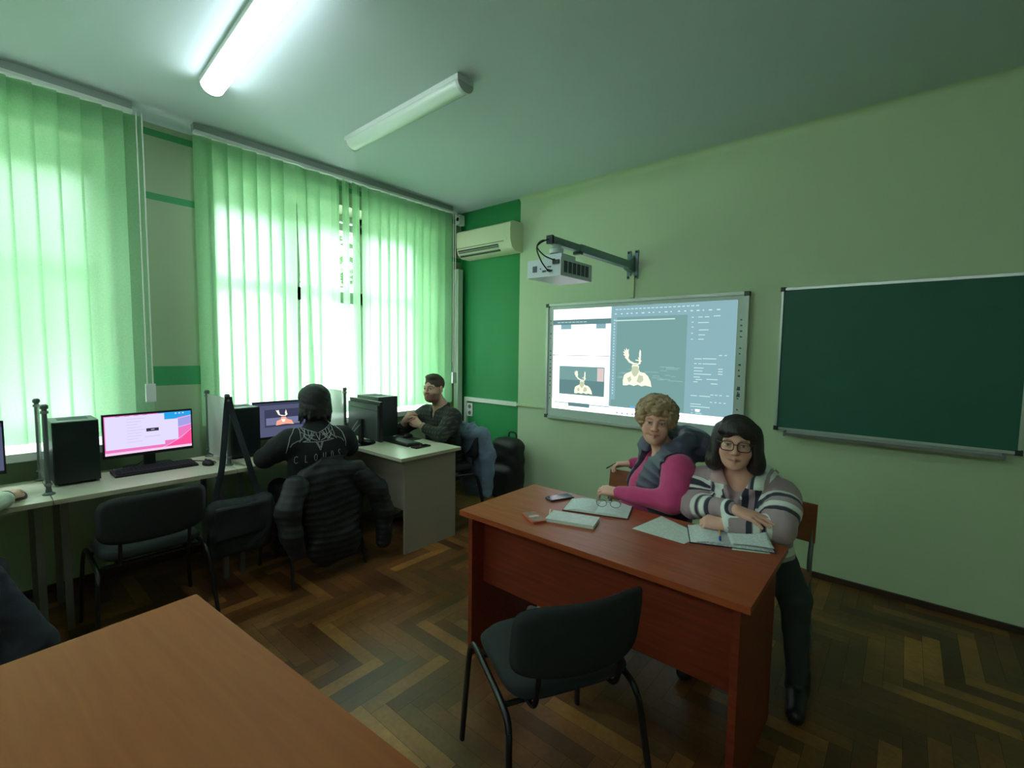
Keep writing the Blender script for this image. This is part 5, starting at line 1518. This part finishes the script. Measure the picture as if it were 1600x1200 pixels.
# ================================================================== bearded man with folded hands
def man():
    t = thing('person', 'bearded man in a dark checked shirt with hands clasped, elbows on the end desk', 'person')
    H = Frame((-3.32, 2.80, 1.185), rotm(math.radians(180+12), math.radians(2), 0), 1.05)
    neckb = V3(-3.315, 2.885, 1.005)
    rs, re, rw = V3(-3.505, 2.87, .93), V3(-3.575, 2.63, .79), V3(-3.475, 2.60, .895)
    ls, le, lw_ = V3(-3.135, 2.87, .925), V3(-3.055, 2.655, .795), V3(-3.30, 2.625, .865)
    chest, pel = V3(-3.32, 2.90, .82), V3(-3.29, 2.92, .54); side = V3(1, 0, 0)
    fx = [(-3.54, -3.22)]; fy = [(2.52, 2.70), (2.70, 2.92)]; fz = [(.84, 1.02), (1.05, 1.31)]
    F = Field(axis(-3.68, -2.96, .009, fx, .0042), axis(2.46, 3.08, .009, fy, .0042), axis(.40, 1.33, .010, fz, .004))
    F.add(cap(H.p(0, -.025, -.05), neckb, .056, .062), .02)
    head(F, H, male=True)
    F.add(H.ell((0, .020, -.082), (.058, .062, .036)), .02)          # beard fullness
    F.add(ecap(chest, pel, side, .15, .14, .65, .75), .03); F.add(cap(rs, ls, .05), .03); F.add(cap(neckb, chest, .07, .10), .04)
    for a, b, c in ((ls, le, lw_), (rs, re, rw)):
        F.add(cap(a, b, .046, .040), .02); F.add(cap(b, c, .038, .028), .015)
    hand(F, rw, nrm(V3(.62, -.05, .55)), nrm(V3(-.3, -.95, .25)), 1, ((.7,.6,.3),(.75,.65,.35),(.8,.65,.35),(.85,.6,.3)), k=1.0, thumb=(.5, .3))
    hand(F, lw_, nrm(V3(-.85, -.12, .48)), nrm(V3(.42, -.80, .42)), -1, ((.55,.7,.4),(.6,.75,.4),(.65,.75,.4),(.7,.7,.4)), k=1.0, thumb=(.5, .3))
    to_obj('body', F.mesh(), SKIN, t, face_tint(H, (206, 164, 142), (176, 106, 98), (62, 46, 38), (60, 66, 66), beard=(128, 96, 76)))
    F = Field(axis(-3.72, -2.94, .007), axis(2.52, 3.12, .007), axis(.46, 1.07, .007))
    F.add(ecap(chest, pel, side, .205, .195, .62, .72), .03); F.add(cap(rs, ls, .075), .05); F.add(cap(neckb+V3(0, .01, -.05), chest, .085, .12), .04)
    for a, b, c in ((ls, le, lw_), (rs, re, rw)):
        m_ = (a+b)/2+V3(.02 if a[0] > -3.3 else -.015, 0, 0)
        F.add(cap(a, m_, .082, .074), .04); F.add(cap(m_, b, .074, .062), .03); F.add(cap(b, c+nrm(b-c)*.085, .060, .048), .03)
    for s in (-1, 1): F.add(cap(neckb+V3(s*.066, .02, .022), neckb+V3(s*.028, -.085, -.050), .014, .012), .01); 
    F.add(cap(neckb+V3(-.066, .02, .022), neckb+V3(.066, .02, .022), .016), .02)
    F.add(cap(H.p(0, 0, -.06), neckb+V3(0, -.01, 0), .066, .066), .01, 's'); F.add(cap(neckb+V3(0, -.04, 0), neckb+V3(0, -.10, -.085), .05, .016), .01, 's')
    F.warp(wrinkle(.005, 28, 31)); F.warp(wrinkle(.002, 80, 32))
    F.add(rbox((-3.3, 2.315, .70), (.6, .3, .052), .002), .004, 's')
    for sd in (-1, 1):
        F.add(cap(neckb+V3(sd*.058, .045, .030), neckb+V3(sd*.070, -.010, .012), .013), .01); F.add(cap(neckb+V3(sd*.070, -.010, .012), neckb+V3(sd*.036, -.085, -.045), .013, .012), .01)
    F.add(cap(neckb+V3(-.058, .045, .030), neckb+V3(.058, .045, .030), .014), .01)
    M = mat('dark checked flannel', srgb(42, 52, 50), .9, bump=.1, bscale=200)
    nt = M.node_tree; b = nt.nodes['Principled BSDF']; L = nt.links
    tc = nt.nodes.new('ShaderNodeTexCoord')
    outs = []
    for ax, sc in (('BANDS_X', 9.5), ('BANDS_Z', 8.5)):
        w = nt.nodes.new('ShaderNodeTexWave'); w.bands_direction = ax[-1]; w.inputs['Scale'].default_value = sc; w.inputs['Distortion'].default_value = .25
        L.new(tc.outputs['Object'], w.inputs['Vector']); outs.append(w.outputs['Fac'])
    mu = nt.nodes.new('ShaderNodeMath'); mu.operation = 'ADD'; L.new(outs[0], mu.inputs[0]); L.new(outs[1], mu.inputs[1])
    cr = nt.nodes.new('ShaderNodeValToRGB'); cr.color_ramp.elements[0].position = .55; cr.color_ramp.elements[0].color = (*srgb(34, 46, 44), 1); cr.color_ramp.elements[1].position = 1.6/1.8; cr.color_ramp.elements[1].color = (*srgb(84, 62, 54), 1)
    e = cr.color_ramp.elements.new(.72); e.color = (*srgb(62, 62, 56), 1)
    hv = nt.nodes.new('ShaderNodeMath'); hv.operation = 'MULTIPLY'; hv.inputs[1].default_value = .5; L.new(mu.outputs[0], hv.inputs[0]); L.new(hv.outputs[0], cr.inputs['Fac']); L.new(cr.outputs['Color'], b.inputs['Base Color'])
    to_obj('shirt', F.mesh(), M, t)
    bm = NB(); wp = lw_+nrm(le-lw_)*.03; u, v = frame_for(le-lw_)
    tube(bm, [wp+V3(*(u*.033*math.cos(a)))+V3(*(v*.033*math.sin(a))) for a in [2*math.pi*k/20 for k in range(20)]], .006, 8, closed=True); obj('bracelet', bm, mat('pale bracelet', srgb(190, 180, 165), .4), t, smooth=True)
    F = Field(axis(-3.62, -2.95, .011), axis(2.30, 3.16, .011), axis(0, .66, .011))
    F.add(ell(pel+V3(0, .02, -.02), (.185, .17, .12)), .03)
    for s in (-1, 1):
        kn = V3(-3.29+s*.12, 2.50, .50); f = V3(-3.29+s*.13, 2.58, .09)
        F.add(cap(pel+V3(s*.09, 0, -.02), kn, .095, .072), .03); F.add(cap(kn, f, .066, .05), .02)
    to_obj('trousers', F.mesh(), mat('dark jeans', srgb(36, 44, 56), .8), t)
    for s in (-1, 1):
        f = V3(-3.29+s*.13, 2.58, .09); F = Field(axis(f[0]-.09, f[0]+.09, .008), axis(f[1]-.25, f[1]+.09, .008), axis(0, .16, .008))
        F.add(cap(f+V3(0, 0, -.05), f+V3(0, -.16, -.054), .042, .038), .02); F.add(cap(f, f+V3(0, 0, -.03), .048), .02); F.add(rbox(f+V3(0, -.07, -.128), (.3, .3, .038), .001), .004, 's')
        to_obj('shoe', F.mesh(), mat('black shoe', (0, 0, 0)), t)
    F = Field(axis(-3.47, -3.20, .0045), axis(2.66, 2.96, .0045), axis(1.12, 1.34, .0045))
    F.add(H.ell((0, -.017, .041), (.0785, .0985, .0865)), .006)
    F.add(H.ell((0, .020, .098), (.062, .064, .030)), .02)           # swept up front
    F.add(H.ell((0, .115, -.028), (.058, .075, .094)), .006, 's'); F.add(H.ell((0, -.03, -.150), (.11, .13, .105)), .010, 's')
    for s in (-1, 1): F.add(H.ell((s*.088, .012, -.022), (.030, .030, .040)), .008, 's')
    F.warp(wrinkle(.0028, 130, 33))
    to_obj('hair', F.mesh(), mat('short brown hair', srgb(72, 58, 46), .6, bump=.4, bscale=220, noise=.2, nscale=80), t)
man()

# ================================================================== student in black, seen from behind
def student():
    t = thing('person', 'student with shaggy black hair in a black printed T-shirt, back to the camera', 'person')
    H = Frame((-3.16, 1.575, 1.152), rotm(math.radians(84), math.radians(-6), math.radians(3)), 1.04)
    neckb = V3(-3.11, 1.570, 1.0)
    ls, le, lw_ = V3(-3.10, 1.385, .925), V3(-3.26, 1.285, .80), V3(-3.45, 1.435, .785)
    rs, re, rw = V3(-3.08, 1.750, .90), V3(-3.20, 1.870, .80), V3(-3.49, 1.745, .785)
    chest, pel = V3(-3.09, 1.570, .80), V3(-3.12, 1.565, .55); side = V3(0, 1, 0)
    fx = [(-3.66, -3.50), (-3.28, -3.06)]; fy = [(1.35, 1.46), (1.50, 1.70), (1.73, 1.83)]; fz = [(.755, .83), (1.03, 1.27)]
    F = Field(axis(-3.70, -2.94, .009, fx, .0045), axis(1.18, 2.0, .009, fy, .0045), axis(.40, 1.30, .010, fz, .0045))
    F.add(cap(H.p(0, -.025, -.05), neckb, .054, .060), .02); head(F, H, male=True)
    F.add(ecap(chest, pel, side, .14, .14, .65, .75), .03); F.add(cap(rs, ls, .05), .03); F.add(cap(neckb, chest, .07, .10), .04)
    for a, b, c in ((ls, le, lw_), (rs, re, rw)):
        F.add(cap(a, b, .045, .040), .02); F.add(cap(b, c, .038, .026), .015)
    hand(F, lw_, nrm(V3(-1, .1, -.02)), V3(0, 0, 1), -1, ((.3,.4,.3),)*4, thumb=(.4, .3)); hand(F, rw, nrm(V3(-1, -.1, -.02)), V3(0, 0, 1), 1, ((.3,.4,.3),)*4, thumb=(.4, .3))
    to_obj('body', F.mesh(), SKIN, t, face_tint(H, (200, 156, 134), (170, 100, 94), (40, 34, 32), (50, 44, 40)))
    F = Field(axis(-3.60, -2.90, .007), axis(1.16, 2.02, .007), axis(.46, 1.07, .007))
    F.add(ecap(chest, pel, side, .205, .195, .58, .70), .03); F.add(ell(chest+V3(.02, 0, .04), (.11, .17, .13)), .05)
    F.add(cap(rs, ls, .074), .05); F.add(cap(neckb, chest, .08, .11), .04)
    for a, b, c in ((ls, le, lw_), (rs, re, rw)):
        F.add(cap(a, (a+b)/2, .082, .076), .04); F.add(cap((a+b)/2, b, .076, .066), .03); F.add(cap(b, c+nrm(b-c)*.03, .060, .044), .03)
    F.add(cap(H.p(0, 0, -.08), neckb+V3(-.01, 0, .01), .064, .064), .01, 's')
    F.warp(wrinkle(.005, 24, 41)); F.warp(wrinkle(.002, 70, 42)); F.add(rbox((-3.62, 1.6, .70), (.34, .9, .052), .002), .004, 's')
    sh = to_obj('t_shirt', F.mesh(), mat('black cotton', srgb(20, 26, 27), .9, bump=.08, bscale=200), t)
    # print on the back: bat wings, a five pointed star and the word CLOUDS, laid onto the cloth
    vs = [v.co.copy() for v in sh.data.vertices]; ps = [tuple(p.vertices) for p in sh.data.polygons]
    bv = BVHTree.FromPolygons(vs, ps)
    eye = Vector((0, 0, 1.55)); 
    O = Vector((-2.6, 1.465, .90)); U = Vector((.15, 1, 0)).normalized(); Nn = Vector((-1, .15, -.1)).normalized()
    def hit(u, v):
        o = O+U*u+Vector((0, 0, v)); r = bv.ray_cast(o, Nn, 1.5)
        return (r[0]+r[1]*.0015) if r[0] is not None else None
    def strokes(name, polys, wd, m_):
        bm = NB()
        for pl in polys:
            pts = []
            for (a, b) in zip(pl, pl[1:]):
                n = max(1, int(math.hypot(b[0]-a[0], b[1]-a[1])/.006))
                for k in range(n): pts.append((a[0]+(b[0]-a[0])*k/n, a[1]+(b[1]-a[1])*k/n))
            pts.append(pl[-1])
            P3 = [hit(*p) for p in pts]
            run = []
            for p in P3+[None]:
                if p is None:
                    if len(run) > 1: tube(bm, run, wd, 5)
                    run = []
                else: run.append(p)
        return obj(name, bm, m_, sh, smooth=True)
    PR = mat('faded grey print', srgb(150, 158, 154), .8)
    W_ = []
    for s in (-1, 1):
        W_ += [[(s*.004, .088), (s*.05, .105), (s*.085, .125), (s*.092, .132)], [(s*.092, .132), (s*.13, .115), (s*.16, .08), (s*.175, .03), (s*.178, .0)], [(s*.092, .132), (s*.098, .10), (s*.102, .06), (s*.112, .05)],
               [(s*.102, .06), (s*.125, .055), (s*.15, .045), (s*.162, .03)], [(s*.085, .125), (s*.07, .09), (s*.098, .06)], [(s*.05, .105), (s*.055, .075), (s*.03, .055)], [(s*.098, .10), (s*.06, .08), (s*.02, .075)],
               [(s*.092, .05), (s*.04, .045), (s*.0, .042)], [(s*.092, .05), (s*.05, .058), (s*.02, .09)], [(s*.02, .042), (0, .0)], [(s*.012, .04), (0, .012)], [(s*.03, .10), (s*.04, .06), (s*.01, .05)], [(s*.065, .112), (s*.08, .07), (s*.05, .05)],
               [(s*.012, .085), (s*.0, .05)], [(s*.035, .09), (s*.06, .06), (s*.085, .085)]]
    W_ = [[(u*1.10, v*1.30+.0) for u, v in pl] for pl in W_]
    strokes('printed_emblem', W_, .0024, PR)
    G = {'C': [[(.9,.85),(.5,1),(.1,.8),(.1,.2),(.5,0),(.9,.15)]], 'L': [[(.2,1),(.2,0),(.85,0)]], 'O': [[(.5,1),(.1,.75),(.1,.25),(.5,0),(.9,.25),(.9,.75),(.5,1)]], 'U': [[(.1,1),(.1,.25),(.5,0),(.9,.25),(.9,1)]],
         'D': [[(.15,0),(.15,1),(.6,.95),(.9,.6),(.9,.4),(.6,.05),(.15,0)]], 'S': [[(.9,.85),(.5,1),(.15,.8),(.5,.5),(.9,.25),(.5,0),(.1,.15)]]}
    T_ = []
    for i, chh in enumerate('CLOUDS'):
        x0 = -.150+.055*i; y0 = -.075+.003*i
        for pl in G[chh]: T_.append([(x0+p[0]*.020, y0+p[1]*.048) for p in pl])
    strokes('printed_word', T_, .0022, PR)
    F = Field(axis(-3.72, -2.88, .011), axis(1.32, 1.90, .011), axis(0, .66, .011))
    F.add(ell(pel+V3(.02, 0, -.02), (.15, .185, .12)), .03)
    for s in (-1, 1):
        kn = V3(-3.52, 1.60+s*.12, .50); f = V3(-3.44, 1.60+s*.12, .09)
        F.add(cap(pel+V3(0, s*.09, -.02), kn, .095, .072), .03); F.add(cap(kn, f, .066, .05), .02)
    to_obj('trousers', F.mesh(), mat('black trousers', srgb(20, 23, 25), .85), t)
    for s in (-1, 1):
        f = V3(-3.44, 1.60+s*.12, .09); F = Field(axis(f[0]-.25, f[0]+.09, .008), axis(f[1]-.09, f[1]+.09, .008), axis(0, .16, .008))
        F.add(cap(f+V3(0, 0, -.05), f+V3(-.16, 0, -.054), .042, .038), .02); F.add(cap(f, f+V3(0, 0, -.03), .048), .02); F.add(rbox(f+V3(-.07, 0, -.128), (.3, .3, .038), .001), .004, 's')
        to_obj('shoe', F.mesh(), mat('black shoe', (0, 0, 0)), t)
    F = Field(axis(-3.30, -2.98, .0048), axis(1.44, 1.74, .0048), axis(.99, 1.31, .0048))
    F.add(H.ell((0, -.025, .045), (.100, .112, .092)), .01); F.add(H.ell((0, -.055, -.03), (.098, .078, .10)), .03)
    r = random.Random(5)
    for k in range(60):
        a = r.uniform(-2.2, 2.2); rr = .088
        x, y = math.sin(a)*rr, -.035-math.cos(a)*rr*.95
        z0 = r.uniform(-.05, .02); z1 = z0-r.uniform(.045, .085)
        F.add(H.cap((x*.97, y*.97, z0), (x*(1.02+r.uniform(0, .16)), y*(1.0+r.uniform(-.02, .12)), max(z1, -.125)), .014, .006), .008)
    F.add(H.ell((0, .115, -.045), (.068, .075, .105)), .012, 's')
    F.warp(wrinkle(.003, 60, 45))
    to_obj('hair', F.mesh(), mat('black shaggy hair', srgb(20, 23, 23), .65, bump=.25, bscale=120), t)
student()

# ================================================================== person mostly outside the left edge: hand on the mouse
def left_person():
    t = thing('person', 'person at the left edge with a hand on a mouse and a pale sleeve', 'person')
    H = Frame((-3.0, -.16, 1.17), rotm(math.radians(90), math.radians(-8)), 1.03)
    neckb = V3(-2.95, -.16, 1.01)
    rs, re, rw = V3(-2.93, -.03, .94), V3(-3.06, -.045, .81), V3(-3.325, .105, .787)
    ls, le, lw_ = V3(-2.93, -.33, .94), V3(-3.05, -.45, .80), V3(-3.35, -.30, .785)
    chest, pel = V3(-2.93, -.16, .80), V3(-2.88, -.16, .55); side = V3(0, 1, 0)
    fx = [(-3.58, -3.34)]; fy = [(.08, .25)]; fz = [(.755, .83)]
    F = Field(axis(-3.62, -2.70, .010, fx, .0042), axis(-.56, .26, .010, fy, .0042), axis(.40, 1.32, .010, fz, .0035))
    F.add(cap(H.p(0, -.025, -.05), neckb, .054, .06), .02); head(F, H)
    F.add(ecap(chest, pel, side, .14, .14, .65, .75), .03); F.add(cap(rs, ls, .05), .03); F.add(cap(neckb, chest, .07, .1), .04)
    for a, b, c in ((ls, le, lw_), (rs, re, rw)): F.add(cap(a, b, .045, .04), .02); F.add(cap(b, c, .037, .026), .015)
    hand(F, rw+V3(0, 0, .012), nrm(V3(-1, .22, -.02)), V3(0, -.1, 1), 1, ((.35,.55,.3),(.35,.55,.3),(.4,.6,.3),(.45,.6,.3)), thumb=(.3, .25))
    hand(F, lw_, nrm(V3(-1, .1, 0)), V3(0, 0, 1), -1, ((.3,.4,.3),)*4)
    to_obj('body', F.mesh(), SKIN, t, face_tint(H, (208, 166, 146), (176, 106, 98), (70, 54, 44), (60, 66, 66)))
    F = Field(axis(-3.40, -2.66, .008), axis(-.56, .20, .008), axis(.46, 1.08, .008))
    F.add(ecap(chest, pel, side, .20, .19, .62, .72), .03); F.add(cap(rs, ls, .072), .05); F.add(cap(neckb, chest, .085, .11), .04)
    for a, b, c in ((ls, le, lw_), (rs, re, rw)): F.add(cap(a, b, .075, .062), .03); F.add(cap(b, c+nrm(b-c)*.03, .058, .042), .02)
    F.add(cap(H.p(0, 0, -.06), neckb, .062), .01, 's'); F.warp(wrinkle(.005, 30, 51)); F.add(rbox((-3.6, 0, .70), (.31, .9, .052), .002), .004, 's')
    to_obj('sweater', F.mesh(), mat('pale mint sweater', srgb(205, 220, 200), .9, bump=.1, bscale=200), t)
    bm = NB(); u, v = frame_for(re-rw); wp = rw+nrm(re-rw)*.005+V3(0, 0, .006)
    tube(bm, [wp+V3(*(u*.031*math.cos(a)))+V3(*(v*.031*math.sin(a))) for a in [2*math.pi*k/20 for k in range(20)]], .006, 8, closed=True); obj('watch_strap', bm, mat('dark strap', (0, 0, 0)), t, smooth=True)
    F = Field(axis(-3.50, -2.64, .011), axis(-.40, .12, .011), axis(0, .68, .011))
    F.add(ell(pel+V3(.02, 0, -.02), (.15, .185, .12)), .03)
    for s in (-1, 1):
        kn = V3(-3.30, -.16+s*.14, .52); f = V3(-3.24, -.16+s*.14, .09); F.add(cap(pel+V3(0, s*.09, -.02), kn, .095, .074), .03); F.add(cap(kn, f, .066, .05), .02)
    to_obj('trousers', F.mesh(), mat('dark jeans', (0, 0, 0)), t)
    for s in (-1, 1):
        f = V3(-3.24, -.16+s*.14, .09); F = Field(axis(f[0]-.25, f[0]+.09, .009), axis(f[1]-.09, f[1]+.09, .009), axis(0, .16, .009))
        F.add(cap(f+V3(0, 0, -.05), f+V3(-.16, 0, -.054), .042, .038), .02); F.add(cap(f, f+V3(0, 0, -.03), .048), .02); F.add(rbox(f+V3(-.07, 0, -.128), (.3, .3, .038), .001), .004, 's')
        to_obj('shoe', F.mesh(), mat('black shoe', (0, 0, 0)), t)
    F = Field(axis(-3.14, -2.84, .006), axis(-.30, -.02, .006), axis(1.05, 1.33, .006))
    F.add(H.ell((0, -.022, .045), (.088, .106, .088)), .01); F.add(H.ell((0, .115, -.035), (.062, .085, .1)), .01, 's'); F.add(H.ell((0, 0, -.13), (.12, .15, .10)), .02, 's'); F.warp(wrinkle(.003, 120, 55))
    to_obj('hair', F.mesh(), mat('short brown hair', (0, 0, 0)), t)
left_person()

# ================================================================== coats and bags hung about
# black puffer jacket over the student's chair back
t = thing('puffer_jacket', "black puffer jacket hung over the student's chair back", 'jacket')
F = Field(axis(-3.10, -2.74, .0075), axis(1.20, 2.06, .0075), axis(.06, .87, .0075))
MJ = np.eye(3)
F.add(ecap((-2.925, 1.575, .60), (-2.90, 1.575, .27), (0, 1, 0), .225, .20, .28, .34), .03)
F.add(cap((-2.945, 1.41, .685), (-2.945, 1.76, .69), .052), .04)
F.add(cap((-2.93, 1.66, .70), (-2.90, 1.77, .695), .045), .04)                     # collar
F.warp(lambda P: .0030*np.abs(np.sin(P[:, 2]*70+.8*np.sin(P[:, 1]*11+P[:, 2]*9)))-.002); F.warp(wrinkle(.010, 16, 60))
sv = [[(-2.93, 1.34, .66), (-2.885, 1.265, .52), (-2.87, 1.275, .38), (-2.885, 1.315, .25)], [(-2.93, 1.76, .67), (-2.885, 1.90, .53), (-2.87, 1.955, .36), (-2.875, 1.95, .13)]]
F.warp(wrinkle(.006, 24, 61))
F.add(rbox((-3.12, 1.6, .45), (.155, .4, .45), .01), .01, 's')
NYL = mat('black quilted nylon', srgb(18, 23, 25), .6, bump=.12, bscale=80, spec=.5)
to_obj('jacket_body', F.mesh(), NYL, t)
for pl in sv:
    lo = np.min(pl, 0)-.10; hi = np.max(pl, 0)+.10
    F = Field(axis(lo[0], hi[0], .007), axis(lo[1], hi[1], .007), axis(lo[2], hi[2], .007))
    rr = [.078, .074, .066, .052]
    for i in range(3): F.add(cap(pl[i], pl[i+1], rr[i], rr[i+1]), .03)
    F.warp(lambda P: .0030*np.abs(np.sin(P[:, 2]*74+.6*np.sin(P[:, 1]*20)))-.002); F.warp(wrinkle(.007, 22, 63))
    to_obj('sleeve', F.mesh(), mat('black quilted nylon sleeve', srgb(22, 28, 30), .6, bump=.12, bscale=80), t)
# pale blue denim jacket on the man's chair
t = thing('denim_jacket', "blue-grey denim jacket hung over the bearded man's chair", 'jacket')
F = Field(axis(-3.50, -2.84, .008), axis(2.94, 3.36, .008), axis(.14, .92, .008))
F.add(ecap((-3.16, 3.115, .66), (-3.13, 3.155, .28), (1, 0, 0), .205, .20, .26, .30), .03)
F.add(cap((-3.28, 3.10, .73), (-3.02, 3.09, .75), .055), .04)
F.add(cap((-2.985, 3.10, .76), (-2.93, 3.13, .56), .070, .066), .03); F.add(cap((-2.93, 3.13, .56), (-2.925, 3.12, .22), .066, .048), .03)
F.warp(wrinkle(.012, 20, 71)); F.warp(wrinkle(.005, 55, 72))
F.add(rbox((-3.24, 2.90, .45), (.5, .125, .45), .01), .01, 's')
to_obj('jacket_body', F.mesh(), mat('faded denim', srgb(112, 132, 152), .9, noise=.1, nscale=40, bump=.15, bscale=200), t)
# black backpack on the floor by the green wall
t = thing('backpack', 'black backpack standing in the corner behind the denim jacket', 'backpack', (-3.04, 3.55, 0))
F = Field(axis(-.24, .24, .010), axis(-.20, .20, .010), axis(-.02, .72, .010))
F.add(rbox((0, 0, .33), (.17, .10, .33), .08), .03); F.add(rbox((0, -.10, .22), (.13, .05, .16), .05), .03); F.warp(wrinkle(.008, 22, 73)); F.add(rbox((0, 0, -.1), (.5, .5, .104), .001), .004, 's')
BAGM = mat('black nylon bag', srgb(20, 24, 25), .6, bump=.1, bscale=150)
to_obj('body', F.mesh(), BAGM, t)
obj('handle', tube(NB(), smooth_path([(-.05, .06, .64), (-.04, .06, .70), (.04, .06, .70), (.05, .06, .64)]), .009, 8), BAGM, t, smooth=True)
# black shoulder bag hung by its strap on the divider post
t = thing('shoulder_bag', 'black shoulder bag hung by its strap on the divider post', 'bag')
F = Field(axis(-3.32, -3.06, .008), axis(.86, 1.42, .008), axis(.18, .66, .008))
F.add(rbox((-3.19, 1.10, .40), (.065, .18, .165), .05), .03); F.add(cap((-3.19, .97, .53), (-3.19, 1.25, .52), .06), .04); F.add(ell((-3.175, 1.235, .43), (.075, .075, .13)), .04)
F.warp(wrinkle(.010, 20, 81)); F.warp(wrinkle(.004, 60, 82))
to_obj('body', F.mesh(), mat('black canvas bag', srgb(34, 42, 42), .8, bump=.15, bscale=180), t)
F = Field(axis(-3.16, -3.06, .006), axis(.92, 1.36, .006), axis(.30, .60, .006))
F.add(rbox((-3.118, 1.10, .465), (.018, .165, .10), .015), .02); F.warp(wrinkle(.006, 26, 83)); to_obj('flap', F.mesh(), mat('black canvas flap', srgb(28, 35, 36), .75, bump=.15, bscale=180), t)
STR = mat('black webbing strap', srgb(30, 38, 42), .8)
top = (-3.425, 1.128, 1.205)
for pts in ([(-3.42, 1.125, 1.212), (-3.40, 1.105, 1.10), (-3.268, 1.03, .79), (-3.245, .985, .62), (-3.21, .975, .52)], [(-3.42, 1.131, 1.212), (-3.405, 1.145, 1.10), (-3.268, 1.185, .79), (-3.245, 1.22, .62), (-3.20, 1.275, .53)]):
    obj('strap', tube(NB(), smooth_path(pts, 5), 0, 8, flat=(.0205, .0022, (1, .25, .2))), STR, t, smooth=True)
# dark coat hung on the chair at the left edge
t = thing('hanging_coat', 'dark grey coat hung over the chair at the lower left edge', 'coat')
F = Field(axis(-2.64, -2.26, .009), axis(-.50, .28, .009), axis(.08, .86, .009))
F.add(ecap((-2.44, -.16, .60), (-2.42, -.15, .20), (0, 1, 0), .245, .27, .28, .36), .03); F.add(cap((-2.455, -.34, .69), (-2.455, .0, .66), .055), .04)
F.add(cap((-2.44, .04, .62), (-2.40, .13, .44), .06, .055), .03); F.add(cap((-2.40, .13, .44), (-2.39, .17, .18), .055, .045), .03)
F.warp(wrinkle(.014, 20, 91)); F.warp(wrinkle(.005, 60, 92)); F.add(rbox((-2.64, -.16, .45), (.16, .5, .45), .01), .01, 's')
to_obj('coat_body', F.mesh(), mat('dark blue grey wool', srgb(38, 44, 52), .9, bump=.12, bscale=150, noise=.1, nscale=30), t)
